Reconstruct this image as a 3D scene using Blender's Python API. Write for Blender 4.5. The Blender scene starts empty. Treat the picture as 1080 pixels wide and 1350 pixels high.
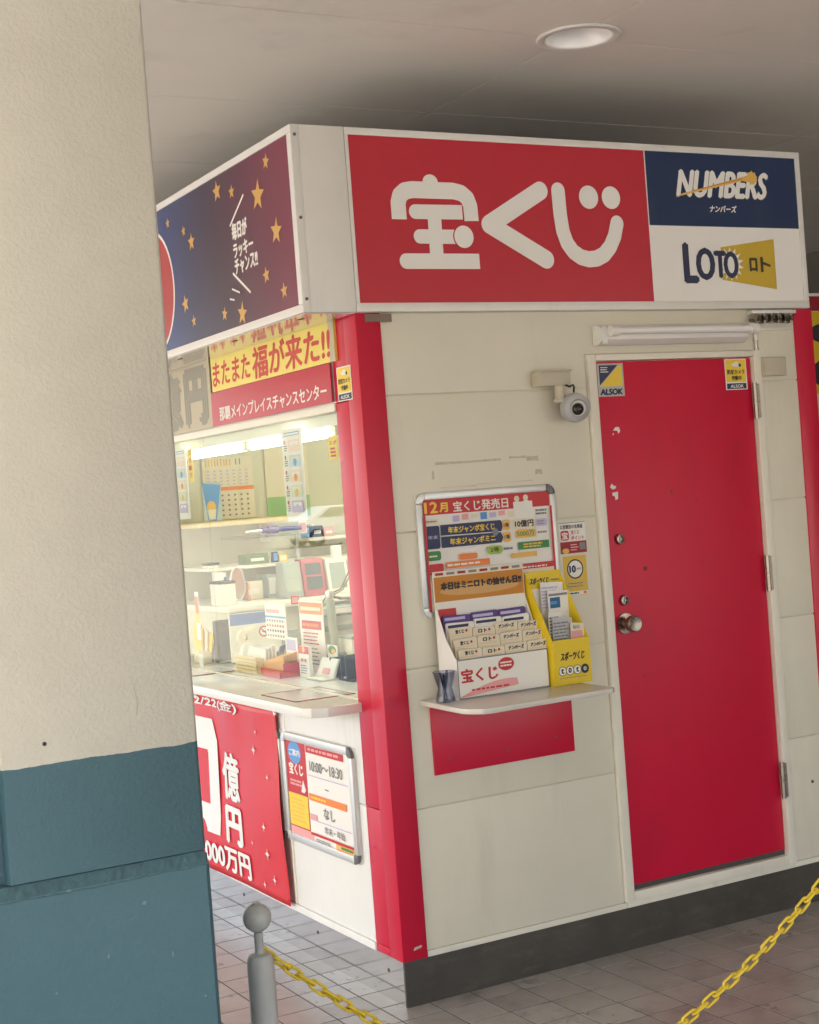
import bpy, bmesh, math, random
from math import sin, cos, pi, radians, sqrt, atan2
from mathutils import Vector, Matrix
random.seed(7)
C = bpy.context.scene.collection
SC = bpy.context.scene

# ------------------------------------------------------------------ camera, sky, sun, exposure
cam = bpy.data.cameras.new('camera'); cam_ob = bpy.data.objects.new('camera', cam); C.objects.link(cam_ob)
SC.camera = cam_ob
YAW, PITCH, ROLL, FPX = 0.500780, -0.011834, -0.074694, 1994.44
CAM = Vector((-2.1750, -4.2327, 1.62))
fw = Vector((sin(YAW)*cos(PITCH), cos(YAW)*cos(PITCH), sin(PITCH)))
r0 = Vector((cos(YAW), -sin(YAW), 0)); u0 = r0.cross(fw)
rt = r0*cos(ROLL) + u0*sin(ROLL); up = -r0*sin(ROLL) + u0*cos(ROLL)
mw = Matrix((rt, up, -fw)).transposed().to_4x4(); mw.translation = CAM
cam_ob.matrix_world = mw
cam.sensor_fit = 'VERTICAL'; cam.sensor_height = 36.0; cam.sensor_width = 36.0
cam.lens = FPX/1350*36.0
cam.clip_start = 0.05; cam.clip_end = 600
SUN_EL, SUN_AZ = radians(50), radians(-98)     # the open, daylit side is -x
w = bpy.data.worlds.new('World'); SC.world = w; w.use_nodes = True
nt = w.node_tree; bg = nt.nodes['Background']
sky = nt.nodes.new('ShaderNodeTexSky'); sky.sky_type = 'NISHITA'; sky.sun_disc = False
sky.sun_elevation = SUN_EL; sky.sun_rotation = SUN_AZ; sky.air_density = 1.0; sky.dust_density = 4.0; sky.ozone_density = 1.0
nt.links.new(sky.outputs[0], bg.inputs[0]); bg.inputs[1].default_value = 0.15
sl = bpy.data.lights.new('sun', 'SUN'); sl.energy = 3.2; sl.angle = radians(12); sl.color = (1, .955, .87)
so = bpy.data.objects.new('sun', sl); C.objects.link(so)
sd = Vector((sin(SUN_AZ)*cos(SUN_EL), cos(SUN_AZ)*cos(SUN_EL), sin(SUN_EL)))
so.rotation_euler = sd.to_track_quat('Z', 'Y').to_euler(); so.location = (-20, 5, 20)
vs = SC.view_settings; vs.view_transform = 'Standard'; vs.look = 'None'; vs.gamma = 1; vs.use_curve_mapping = False
vs.exposure = 2.52
SC.cycles.max_bounces = 10; SC.cycles.diffuse_bounces = 6; SC.cycles.glossy_bounces = 5
SC.cycles.transparent_max_bounces = 12; SC.cycles.sample_clamp_indirect = 6.0
SC.cycles.use_denoising = True
SC.cycles.use_adaptive_sampling = False

# ------------------------------------------------------------------ materials
def s1(c):
    c /= 255.0
    return c/12.92 if c <= .04045 else ((c+.055)/1.055)**2.4
def S(r, g, b): return (s1(r), s1(g), s1(b), 1)
MATS = {}
def mat(name, col, rough=.5, metal=0, var=0.0, vscale=3.0, bump=0.0, bscale=80.0, bdist=.002, spec=.5, emit=0, ecol=None, coat=0, dirt=0.0, dscale=(5, 5, .7), dcol=(.16, .12, .08, 1), dlo=.56, dhi=.80):
    if name in MATS: return MATS[name]
    m = bpy.data.materials.new(name); m.use_nodes = True; t = m.node_tree; p = t.nodes['Principled BSDF']
    p.inputs['Base Color'].default_value = col; p.inputs['Roughness'].default_value = rough
    p.inputs['Metallic'].default_value = metal; p.inputs['Specular IOR Level'].default_value = spec
    if coat: p.inputs['Coat Weight'].default_value = coat; p.inputs['Coat Roughness'].default_value = .12
    if emit:
        p.inputs['Emission Color'].default_value = ecol or col; p.inputs['Emission Strength'].default_value = emit
    if var or bump:
        g = t.nodes.new('ShaderNodeNewGeometry')
    if var:
        n = t.nodes.new('ShaderNodeTexNoise'); n.inputs['Scale'].default_value = vscale; n.inputs['Detail'].default_value = 7; n.inputs['Roughness'].default_value = .65
        r = t.nodes.new('ShaderNodeMapRange'); r.inputs['From Min'].default_value = .3; r.inputs['From Max'].default_value = .7
        r.inputs['To Min'].default_value = 1-var; r.inputs['To Max'].default_value = 1+var*.6
        mx = t.nodes.new('ShaderNodeMix'); mx.data_type = 'RGBA'; mx.blend_type = 'MULTIPLY'; mx.inputs['Factor'].default_value = 1
        mx.inputs['A'].default_value = col
        t.links.new(g.outputs['Position'], n.inputs['Vector']); t.links.new(n.outputs['Fac'], r.inputs['Value'])
        t.links.new(r.outputs[0], mx.inputs['B']); t.links.new(mx.outputs['Result'], p.inputs['Base Color'])
        rr = t.nodes.new('ShaderNodeMapRange'); rr.inputs['To Min'].default_value = max(0, rough-min(.08, var)); rr.inputs['To Max'].default_value = min(1, rough+min(.1, var))
        t.links.new(n.outputs['Fac'], rr.inputs['Value']); t.links.new(rr.outputs[0], p.inputs['Roughness'])
    if bump:
        n = t.nodes.new('ShaderNodeTexNoise'); n.inputs['Scale'].default_value = bscale; n.inputs['Detail'].default_value = 4
        b = t.nodes.new('ShaderNodeBump'); b.inputs['Strength'].default_value = bump; b.inputs['Distance'].default_value = bdist
        t.links.new(g.outputs['Position'], n.inputs['Vector']); t.links.new(n.outputs['Fac'], b.inputs['Height']); t.links.new(b.outputs[0], p.inputs['Normal'])
    if dirt:
        L = t.links.new; g2 = t.nodes.new('ShaderNodeNewGeometry'); mp = t.nodes.new('ShaderNodeMapping'); mp.inputs['Scale'].default_value = dscale; L(g2.outputs['Position'], mp.inputs['Vector'])
        nd = t.nodes.new('ShaderNodeTexNoise'); nd.inputs['Scale'].default_value = 1.0; nd.inputs['Detail'].default_value = 9; nd.inputs['Roughness'].default_value = .7; L(mp.outputs[0], nd.inputs['Vector'])
        rd = t.nodes.new('ShaderNodeMapRange'); rd.inputs['From Min'].default_value = dlo; rd.inputs['From Max'].default_value = dhi; rd.inputs['To Max'].default_value = dirt; L(nd.outputs['Fac'], rd.inputs['Value'])
        md = t.nodes.new('ShaderNodeMix'); md.data_type = 'RGBA'; L(rd.outputs[0], md.inputs['Factor']); md.inputs['B'].default_value = dcol
        src = p.inputs['Base Color'].links[0].from_socket if p.inputs['Base Color'].links else None
        if src: L(src, md.inputs['A'])
        else: md.inputs['A'].default_value = col
        L(md.outputs['Result'], p.inputs['Base Color'])
    MATS[name] = m
    return m
cream = mat('cream_paint', (.72, .682, .565, 1), .42, var=.05, vscale=2.2, bump=.15, bscale=14, bdist=.002, dirt=.16)
cream_trim = mat('cream_trim', (.78, .742, .635, 1), .4, var=.04, vscale=5, dirt=.22, dscale=(9, 9, 1.2))
white_wall = mat('white_wall', (.76, .76, .73, 1), .45, var=.04, vscale=3, bump=.1, bscale=12, dirt=.25)
red_paint = mat('red_paint', (.56, .003, .037, 1), .28, var=.02, vscale=3, bump=.1, bscale=20, bdist=.001, dirt=.10, dcol=(.16, .01, .015, 1), dscale=(9, 9, 1))
red_door = mat('red_door', (.57, .002, .036, 1), .40, var=.04, vscale=2.0, dirt=.4, dcol=(.17, .01, .02, 1), dscale=(3.2, 3, 1.6), dlo=.55, dhi=.85, spec=.4)
white = mat('white_plastic', (.78, .77, .73, 1), .35, var=.03, vscale=4)
alu = mat('painted_aluminium', (.74, .725, .68, 1), .38, metal=.08, var=.04, vscale=6, dirt=.18, dscale=(8, 8, 1.5))
silver = mat('brushed_silver', (.66, .66, .645, 1), .34, metal=.55)
steel = mat('dark_reflection_plinth', (.105, .095, .083, 1), .38, metal=.7, var=.2, vscale=5, dirt=.7, dcol=(.20, .17, .14, 1), dscale=(7, 7, 22), dlo=.52, dhi=.8)  # stainless like the side; dark base stands in for the dim floor it mirrors
steel_side = mat('polished_steel_plinth', (.80, .78, .75, 1), .09, metal=1, var=.05, vscale=6)
chrome = mat('satin_chrome', (.36, .32, .27, 1), .28, metal=1, var=.1, vscale=40)
greycap = mat('grey_corner_cap', (.12, .12, .12, 1), .35)
darkgrey = mat('dark_grey', (.06, .055, .05, 1), .6)
black = mat('black_plastic', (.012, .012, .012, 1), .4)
tile_m = mat('floor_tile', (.345, .322, .298, 1), .30, var=.14, vscale=9, bump=.12, bscale=60, bdist=.0015, dirt=.75, dcol=(.09, .075, .065, 1), dscale=(7, 7, 7), dlo=.52, dhi=.80)
tile_b = mat('floor_tile_warm', (.33, .305, .28, 1), .33, var=.16, vscale=7, bump=.12, bscale=60, bdist=.0015, dirt=.8, dcol=(.09, .07, .06, 1), dscale=(5, 5, 5), dlo=.50, dhi=.80)
tile_c = mat('floor_tile_grey', (.36, .34, .315, 1), .28, var=.14, vscale=11, bump=.12, bscale=60, bdist=.0015, dirt=.7, dcol=(.10, .085, .075, 1), dscale=(9, 9, 9), dlo=.52, dhi=.80)
grout = mat('grout', (.055, .05, .045, 1), .9, var=.2, vscale=12)
ceil_m = mat('ceiling_board', (.80, .765, .705, 1), .85, var=.04, vscale=1.2, dirt=.22, dscale=(1.6, 1.6, 1.6))
ceil_m2 = mat('ceiling_board_aged', (.785, .745, .68, 1), .85, var=.05, vscale=1.6, dirt=.28, dscale=(2.2, 2.2, 2.2))
ceil_gap = mat('ceiling_joint', (.12, .10, .085, 1), .9)
asphalt = mat('asphalt', (.30, .275, .235, 1), .9, var=.2, vscale=2)
concrete = mat('concrete', (.33, .31, .28, 1), .85, var=.1, vscale=1)
bollard_m = mat('bollard_grey', (.46, .465, .455, 1), .36, var=.12, vscale=14, dirt=.5, dscale=(30, 30, 9), dlo=.55, dhi=.75)
chain_m = mat('yellow_chain', (.78, .57, .04, 1), .36, var=.18, vscale=30, dirt=.6, dcol=(.22, .14, .04, 1), dscale=(35, 35, 35), dlo=.55, dhi=.75)
beige_box = mat('beige_box', (.52, .47, .36, 1), .5, var=.04, vscale=12)
grey_cam = mat('grey_camera', (.42, .42, .43, 1), .4)
tube_off = mat('tube_glass', (.82, .82, .80, 1), .12)
lamp_on = mat('lit_tube', (1, 1, 1, 1), .4, emit=5, ecol=(.99, 1, .90, 1))
in_wall = mat('inner_wall', (.68, .655, .52, 1), .6, var=.05, vscale=2)
in_white = mat('inner_white', (.78, .76, .66, 1), .4)
counter_m = mat('counter_laminate', (.76, .74, .69, 1), .10, var=.02, vscale=4)
car_white = mat('car_white', (.8, .8, .8, 1), .2, coat=.5)
tape = mat('tape_residue', (.56, .51, .42, 1), .8, var=.2, vscale=60)
print_y = mat('print_yellow', S(232, 200, 60), .42); print_o = mat('print_ochre', S(196, 128, 38), .5)
print_r = mat('print_red', S(190, 34, 40), .42); print_dr = mat('print_dark_red', S(150, 16, 30), .45)
sign_r = mat('sign_red', (.52, .022, .040, 1), .27, var=.012, vscale=4, bump=.06, bscale=2.5, bdist=.01)
sign_n = mat('sign_navy', (.012, .032, .095, 1), .27, bump=.06, bscale=2.5, bdist=.01, dirt=.1, dcol=(.12, .12, .12, 1))
sign_w = mat('sign_white', (.84, .825, .78, 1), .34, var=.02, vscale=4)
navy = mat('print_navy', S(36, 44, 84), .45); pink = mat('print_pink', S(226, 160, 160), .5)
paper = mat('paper_white', (.80, .78, .73, 1), .55); papery = mat('paper_cream', (.76, .68, .52, 1), .6)
ink = mat('ink_black', (.02, .02, .025, 1), .5); ink2 = mat('ink_grey', (.22, .22, .23, 1), .6)
green = mat('print_green', S(60, 130, 70), .5); orange = mat('print_orange', S(230, 130, 60), .5)
lblue = mat('print_blue', S(90, 150, 210), .5); gold = mat('print_gold', S(226, 180, 90), .5)
purple = mat('print_purple', S(84, 60, 130), .5); lav = mat('print_lavender', S(190, 180, 215), .5)
dullgold = mat('print_dull_beige', (.50, .45, .33, 1), .5); dullgrey = mat('print_dull_grey', (.30, .29, .24, 1), .55)
toto_y = mat('yellow_card', (.74, .53, .008, 1), .4)
purple_p = mat('purple_plastic', (.10, .06, .25, 1), .3); olive = mat('olive_green', (.12, .19, .06, 1), .4)
greyb = mat('grey_machine', (.36, .40, .37, 1), .4); pinkf = mat('pink_frame', (.48, .12, .14, 1), .4)
wicker = mat('wooden_tray', (.70, .55, .28, 1), .6, var=.1, vscale=40)
redbox = mat('red_plastic', (.60, .012, .012, 1), .3)
blue_bin = mat('blue_board', (.16, .24, .48, 1), .5)
fabric_r = mat('banner_red', (.62, .018, .03, 1), .26)
teal = None

def glassmat(name, tint, rough=0.0, ior=1.45, base=0.0):
    m = bpy.data.materials.new(name); m.use_nodes = True; t = m.node_tree
    for n in list(t.nodes): t.nodes.remove(n)
    o = t.nodes.new('ShaderNodeOutputMaterial'); mx = t.nodes.new('ShaderNodeMixShader')
    tr = t.nodes.new('ShaderNodeBsdfTransparent'); tr.inputs[0].default_value = tint
    gl = t.nodes.new('ShaderNodeBsdfGlossy'); gl.inputs['Roughness'].default_value = rough
    lw = t.nodes.new('ShaderNodeLayerWeight'); lw.inputs[0].default_value = .5
    pw = t.nodes.new('ShaderNodeMath'); pw.operation = 'POWER'; pw.inputs[1].default_value = 5; t.links.new(lw.outputs['Facing'], pw.inputs[0])
    fr = t.nodes.new('ShaderNodeMath'); fr.operation = 'MULTIPLY_ADD'; fr.inputs[1].default_value = .62; fr.inputs[2].default_value = .03; t.links.new(pw.outputs[0], fr.inputs[0])
    t.links.new(fr.outputs[0], mx.inputs[0]); t.links.new(tr.outputs[0], mx.inputs[1]); t.links.new(gl.outputs[0], mx.inputs[2]); t.links.new(mx.outputs[0], o.inputs[0])
    MATS[name] = m
    return m
glass = glassmat('window_glass', (.95, .97, .95, 1))
acryl = glassmat('clear_acrylic', (.86, .90, .93, 1), .05)
smoke = glassmat('smoked_acrylic', (.72, .74, .80, 1), .05)

def plaster():
    m = bpy.data.materials.new('painted_plaster'); m.use_nodes = True; t = m.node_tree; p = t.nodes['Principled BSDF']; L = t.links.new
    g = t.nodes.new('ShaderNodeNewGeometry'); sx = t.nodes.new('ShaderNodeSeparateXYZ'); L(g.outputs['Position'], sx.inputs[0])
    def noise(sc, det):
        n = t.nodes.new('ShaderNodeTexNoise'); n.inputs['Scale'].default_value = sc; n.inputs['Detail'].default_value = det; L(g.outputs['Position'], n.inputs['Vector']); return n
    def math_(op, a, b):
        n = t.nodes.new('ShaderNodeMath'); n.operation = op
        for i, v in enumerate((a, b)):
            if isinstance(v, (int, float)): n.inputs[i].default_value = v
            else: L(v, n.inputs[i])
        return n.outputs[0]
    nz = noise(26, 3)
    z = math_('ADD', sx.outputs['Z'], math_('MULTIPLY', math_('SUBTRACT', nz.outputs['Fac'], .5), .008))
    f = math_('GREATER_THAN', z, 1.2285)
    v = noise(1.6, 6); v2 = noise(14, 5)
    mr = t.nodes.new('ShaderNodeMapRange'); mr.inputs['From Min'].default_value = .3; mr.inputs['From Max'].default_value = .7; mr.inputs['To Min'].default_value = .9; mr.inputs['To Max'].default_value = 1.05
    L(math_('ADD', math_('MULTIPLY', v.outputs['Fac'], .7), math_('MULTIPLY', v2.outputs['Fac'], .3)), mr.inputs['Value'])
    mx = t.nodes.new('ShaderNodeMix'); mx.data_type = 'RGBA'; L(f, mx.inputs['Factor'])
    mx.inputs['A'].default_value = (.068, .150, .185, 1); mx.inputs['B'].default_value = (.64, .612, .525, 1)
    m2 = t.nodes.new('ShaderNodeMix'); m2.data_type = 'RGBA'; m2.blend_type = 'MULTIPLY'; m2.inputs['Factor'].default_value = 1
    L(mx.outputs['Result'], m2.inputs['A']); L(mr.outputs[0], m2.inputs['B']); L(m2.outputs['Result'], p.inputs['Base Color'])
    # dark wear along the ledge
    p.inputs['Roughness'].default_value = .5
    vo = t.nodes.new('ShaderNodeTexNoise'); vo.inputs['Scale'].default_value = 120; vo.inputs['Detail'].default_value = 3; vo.inputs['Roughness'].default_value = .55; vo.inputs['Distortion'].default_value = .2
    L(g.outputs['Position'], vo.inputs['Vector'])
    vr = t.nodes.new('ShaderNodeMapRange'); vr.inputs['From Min'].default_value = .42; vr.inputs['From Max'].default_value = .62; L(vo.outputs['Fac'], vr.inputs['Value'])
    up_ = math_('GREATER_THAN', sx.outputs['Z'], 1.04)
    amt = math_('ADD', math_('MULTIPLY', up_, .06), .15)
    b = t.nodes.new('ShaderNodeBump'); b.inputs['Distance'].default_value = .003; L(amt, b.inputs['Strength']); L(vr.outputs[0], b.inputs['Height']); L(b.outputs[0], p.inputs['Normal'])
    return m
plaster_m = plaster()

def sign_gradient():
    m = bpy.data.materials.new('night_sky_print'); m.use_nodes = True; t = m.node_tree; p = t.nodes['Principled BSDF']; L = t.links.new
    tc = t.nodes.new('ShaderNodeNewGeometry'); sx = t.nodes.new('ShaderNodeSeparateXYZ'); L(tc.outputs['Position'], sx.inputs[0])
    n = t.nodes.new('ShaderNodeTexNoise'); n.inputs['Scale'].default_value = 1.2; L(tc.outputs['Position'], n.inputs['Vector'])
    a = t.nodes.new('ShaderNodeMath'); a.operation = 'MULTIPLY_ADD'; a.inputs[1].default_value = .35; L(n.outputs['Fac'], a.inputs[0]); L(sx.outputs['Y'], a.inputs[2])
    z = t.nodes.new('ShaderNodeMath'); z.operation = 'MULTIPLY_ADD'; z.inputs[1].default_value = -.25; L(sx.outputs['Z'], z.inputs[0]); L(a.outputs[0], z.inputs[2])
    mr = t.nodes.new('ShaderNodeMapRange'); mr.inputs['From Min'].default_value = -.45; mr.inputs['From Max'].default_value = .95; L(z.outputs[0], mr.inputs['Value'])
    cr = t.nodes.new('ShaderNodeValToRGB'); L(mr.outputs[0], cr.inputs[0])
    e = cr.color_ramp.elements; e[0].position = 0; e[0].color = (.19, .020, .055, 1); e[1].position = 1; e[1].color = (.022, .07, .28, 1)
    for ps, c in ((.22, (.105, .016, .045, 1)), (.45, (.042, .018, .042, 1)), (.68, (.026, .030, .10, 1))):
        k = e.new(ps); k.color = c
    L(cr.outputs[0], p.inputs['Base Color']); p.inputs['Roughness'].default_value = .3
    return m
night_m = sign_gradient()

# ------------------------------------------------------------------ builders
# every thing lives in a wall frame: (u along the wall, n into the wall, z up); 'door' wall = world axes, 'side' wall is turned by -90 deg
ROT = {'door': 0.0, 'side': -pi/2}
BASE = {}
def to_world(fr, b):
    return Vector(b) if fr == 'door' else Vector((b[1], -b[0], b[2]))
def tag(o, label=None, cat=None, group=None, kind=None):
    if label: o['label'] = label
    if cat: o['category'] = cat
    if group: o['group'] = group
    if kind: o['kind'] = kind
    return o
def thing(name, label, cat, base=(0, 0, 0), fr='door', group=None, kind=None):
    o = bpy.data.objects.new(name, None); C.objects.link(o); o.empty_display_size = .05
    o.location = to_world(fr, base); o.rotation_euler = (0, 0, ROT[fr]); BASE[o.name] = Vector(base)
    return tag(o, label, cat, group, kind)
def root_base(o):
    while o is not None:
        if o.name in BASE: return BASE[o.name]
        o = o.parent
    return Vector((0, 0, 0))

class MB:
    def __init__(s): s.bm = bmesh.new(); s.mi = 0
    def _mark(s, faces):
        for f in faces: f.material_index = s.mi
    def box(s, x0, x1, y0, y1, z0, z1, mi=None, bev=0):
        if mi is not None: s.mi = mi
        b = s.bm; vs_ = [b.verts.new((x, y, z)) for z in (z0, z1) for x, y in ((x0, y0), (x1, y0), (x1, y1), (x0, y1))]
        F = [b.faces.new([vs_[i] for i in q]) for q in ((3, 2, 1, 0), (4, 5, 6, 7), (0, 1, 5, 4), (1, 2, 6, 5), (2, 3, 7, 6), (3, 0, 4, 7))]
        s._mark(F)
        if bev:
            ed = list({e for f in F for e in f.edges})
            r = bmesh.ops.bevel(b, geom=ed, offset=bev, segments=2, profile=.6, affect='EDGES'); s._mark(r['faces'])
        return s
    def prism(s, pts, y0, y1, mi=None, bev=0, plane='xz'):
        """polygon in the given plane, extruded along the third axis from y0 to y1"""
        if mi is not None: s.mi = mi
        b = s.bm
        def P(p, d): return (p[0], d, p[1]) if plane == 'xz' else ((p[0], p[1], d) if plane == 'xy' else (d, p[0], p[1]))
        A = [b.verts.new(P(p, y0)) for p in pts]; B = [b.verts.new(P(p, y1)) for p in pts]; n = len(pts)
        F = [b.faces.new(A), b.faces.new(B[::-1])] + [b.faces.new((A[i], B[i], B[(i+1) % n], A[(i+1) % n])) for i in range(n)]
        bmesh.ops.recalc_face_normals(b, faces=F); s._mark(F)
        if bev:
            r = bmesh.ops.bevel(b, geom=list({e for f in F for e in f.edges}), offset=bev, segments=2, profile=.6, affect='EDGES'); s._mark(r['faces'])
        return s
    def cone(s, p0, p1, ra, rb=None, seg=16, mi=None):
        if mi is not None: s.mi = mi
        rb = ra if rb is None else rb
        p0 = Vector(p0); p1 = Vector(p1); d = (p1-p0).normalized(); q = d.to_track_quat('Z', 'Y')
        b = s.bm; R = []
        for p, r in ((p0, ra), (p1, rb)):
            R.append([b.verts.new(p + q @ Vector((r*cos(2*pi*i/seg), r*sin(2*pi*i/seg), 0))) for i in range(seg)])
        F = [b.faces.new((R[0][i], R[0][(i+1) % seg], R[1][(i+1) % seg], R[1][i])) for i in range(seg)]
        F += [b.faces.new(R[0][::-1]), b.faces.new(R[1])]
        s._mark(F); return s
    def lathe(s, prof, o=(0, 0, 0), ax=(0, 0, 1), seg=24, mi=None):
        if mi is not None: s.mi = mi
        q = Vector(ax).normalized().to_track_quat('Z', 'Y'); o = Vector(o); b = s.bm; rings = []
        for r, h in prof:
            if r < 1e-6: rings.append([b.verts.new(o + q @ Vector((0, 0, h)))])
            else: rings.append([b.verts.new(o + q @ Vector((r*cos(2*pi*i/seg), r*sin(2*pi*i/seg), h))) for i in range(seg)])
        F = []
        for A, B in zip(rings, rings[1:]):
            for i in range(seg):
                j = (i+1) % seg
                if len(A) == 1 and len(B) == 1: continue
                if len(A) == 1: F.append(b.faces.new((A[0], B[j], B[i])))
                elif len(B) == 1: F.append(b.faces.new((A[i], A[j], B[0])))
                else: F.append(b.faces.new((A[i], A[j], B[j], B[i])))
        s._mark(F); return s
    def tube(s, pts, r, seg=8, closed=False, mi=None):
        if mi is not None: s.mi = mi
        b = s.bm; pts = [Vector(p) for p in pts]; n = len(pts); R = []; nrm = None
        for i, p in enumerate(pts):
            a = pts[(i-1) % n] if (closed or i) else p; c = pts[(i+1) % n] if (closed or i < n-1) else p
            d = (c-a).normalized()
            if nrm is None: nrm = d.orthogonal().normalized()
            nrm = (nrm - d*nrm.dot(d)).normalized(); bi = d.cross(nrm)
            R.append([b.verts.new(p + r*(nrm*cos(2*pi*k/seg) + bi*sin(2*pi*k/seg))) for k in range(seg)])
        F = []
        for i in range(n if closed else n-1):
            A, B = R[i], R[(i+1) % n]
            F += [b.faces.new((A[k], A[(k+1) % seg], B[(k+1) % seg], B[k])) for k in range(seg)]
        if not closed: F += [b.faces.new(R[0][::-1]), b.faces.new(R[-1])]
        s._mark(F); return s
    def quad(s, pts, mi=None):
        if mi is not None: s.mi = mi
        s._mark([s.bm.faces.new([s.bm.verts.new(p) for p in pts])]); return s
    def build(s, name, mats, parent=None, label=None, smooth=False, kind=None, recalc=True, sharp=.6):
        if not isinstance(mats, (list, tuple)): mats = [mats]
        if recalc: bmesh.ops.recalc_face_normals(s.bm, faces=s.bm.faces)
        off = root_base(parent)
        if parent is not None:
            for v in s.bm.verts: v.co -= off
        me = bpy.data.meshes.new(name); s.bm.to_mesh(me); s.bm.free()
        for m in mats: me.materials.append(m)
        if smooth:
            for p in me.polygons: p.use_smooth = True
            me.set_sharp_from_angle(angle=sharp)
        o = bpy.data.objects.new(name, me); C.objects.link(o)
        if parent is not None: o.parent = parent
        if label: o['label'] = label
        if kind: o['kind'] = kind
        return o
def bx(name, m, parent, x0, x1, y0, y1, z0, z1, bev=0, label=None, kind=None):
    return MB().box(x0, x1, y0, y1, z0, z1, bev=bev).build(name, m, parent, label, kind=kind, smooth=bool(bev))

GLY = {}
def glyphs(txt):
    if txt in GLY: return GLY[txt]
    cu = bpy.data.curves.new('lettering', 'FONT'); cu.body = txt; cu.resolution_u = 3
    o = bpy.data.objects.new('lettering', cu); C.objects.link(o)
    dg = bpy.context.evaluated_depsgraph_get(); dg.update()
    me = bpy.data.meshes.new_from_object(o.evaluated_get(dg))
    V = [(v.co.x, v.co.y) for v in me.vertices]; F = [tuple(p.vertices) for p in me.polygons]
    bpy.data.objects.remove(o); bpy.data.curves.remove(cu); bpy.data.meshes.remove(me)
    GLY[txt] = (V, F); return GLY[txt]

class Sheet:
    """flat print on a sheet at depth n, facing -n; every layer lies a hair in front of the one below"""
    def __init__(s, n, step=.00012): s.n = n; s.step = step; s.k = 0; s.V = []; s.F = []; s.M = []; s.mats = []
    def _m(s, m):
        if m not in s.mats: s.mats.append(m)
        return s.mats.index(m)
    def poly(s, pts, m, adv=1.0):
        y = s.n - s.k*s.step; s.k += adv; b = len(s.V)
        s.V += [(p[0], y, p[1]) for p in pts]; s.F.append(tuple(range(b, b+len(pts)))); s.M.append(s._m(m)); return s
    def rect(s, x0, x1, z0, z1, m): return s.poly([(x0, z0), (x1, z0), (x1, z1), (x0, z1)], m)
    def rrect(s, x0, x1, z0, z1, r, m):
        P = []
        for cx, cz, a in ((x1-r, z0+r, -90), (x1-r, z1-r, 0), (x0+r, z1-r, 90), (x0+r, z0+r, 180)):
            for i in range(5): t = radians(a+22.5*i); P.append((cx+r*cos(t), cz+r*sin(t)))
        return s.poly(P, m)
    def disc(s, cx, cz, r, m, rz=None, n=24, adv=1.0):
        rz = r if rz is None else rz
        return s.poly([(cx+r*cos(2*pi*i/n), cz+rz*sin(2*pi*i/n)) for i in range(n)], m, adv)
    def star(s, cx, cz, r, m, n=5, inner=.45, rot=0):
        return s.poly([(cx+(r if i % 2 == 0 else r*inner)*sin(pi*i/n+rot), cz+(r if i % 2 == 0 else r*inner)*cos(pi*i/n+rot)) for i in range(2*n)], m)
    def stroke(s, pts, wd, m, cap0=True, cap1=True, joint=True):
        for i, (a, b) in enumerate(zip(pts, pts[1:])):
            dx, dz = b[0]-a[0], b[1]-a[1]; l = sqrt(dx*dx+dz*dz); nx, nz = -dz/l*wd/2, dx/l*wd/2
            s.poly([(a[0]+nx, a[1]+nz), (b[0]+nx, b[1]+nz), (b[0]-nx, b[1]-nz), (a[0]-nx, a[1]-nz)], m, .2)
            if (i == 0 and cap0) or (i > 0 and joint): s.disc(a[0], a[1], wd/2, m, n=20, adv=.2)
            if i == len(pts)-2 and cap1: s.disc(b[0], b[1], wd/2, m, n=20, adv=.2)
        s.k += 1; return s
    def text(s, txt, x0, x1, z0, z1, m, bold=.0, shear=0.0, rot=0.0):
        V, F = glyphs(txt)
        if not V: return s
        ax = min(v[0] for v in V); bxx = max(v[0] for v in V); az = min(v[1] for v in V); bz = max(v[1] for v in V)
        h = z1-z0; wdt = x1-x0; d = bold*h; mi = s._m(m)
        for dx, dz in (((0, 0),) if not bold else ((-d, 0), (d, 0), (0, -d*.7), (0, d*.7))):
            y = s.n - s.k*s.step; s.k += .35; b = len(s.V)
            for vx, vz in V:
                pz = (vz-az)/(bz-az)*(h-2*d) + d + dz; px = (vx-ax)/(bxx-ax)*(wdt-2*d-abs(shear)*h) + d + dx + shear*pz
                if rot:
                    cx, cz = px-wdt/2, pz-h/2; px, pz = cx*cos(rot)-cz*sin(rot)+wdt/2, cx*sin(rot)+cz*cos(rot)+h/2
                s.V.append((x0+px, y, z0+pz))
            for f in F: s.F.append(tuple(b+i for i in f)); s.M.append(mi)
        s.k += 1; return s
    def lines(s, x0, x1, z0, z1, n, m, fill=.45, seed=0, words=3):
        r = random.Random(seed); dz = (z1-z0)/n
        for i in range(n):
            zb = z0+i*dz+dz*(1-fill)/2; x = x0; end = x1-(x1-x0)*r.random()*.25
            while x < end:
                wd = (x1-x0)/words*(.4+r.random()*.6); e = min(end, x+wd); y = s.n-s.k*s.step; b = len(s.V)
                s.V += [(x, y, zb), (e, y, zb), (e, y, zb+dz*fill), (x, y, zb+dz*fill)]; s.F.append((b, b+1, b+2, b+3)); s.M.append(s._m(m)); x = e+(x1-x0)*.03
        s.k += 1; return s
    def build(s, name, parent, warp=None, label=None):
        off = root_base(parent); me = bpy.data.meshes.new(name)
        V = [(warp(v) if warp else v) for v in s.V]
        me.from_pydata([(v[0]-off[0], v[1]-off[1], v[2]-off[2]) for v in V], [], s.F)
        for m in s.mats: me.materials.append(m)
        me.polygons.foreach_set('material_index', s.M); me.update()
        bm = bmesh.new(); bm.from_mesh(me)
        for f in bm.faces:
            f.normal_update()
            if f.normal.y > 0: f.normal_flip()
        bm.to_mesh(me); bm.free()
        o = bpy.data.objects.new(name, me); C.objects.link(o); o.parent = parent
        if label: o['label'] = label
        return o

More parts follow.
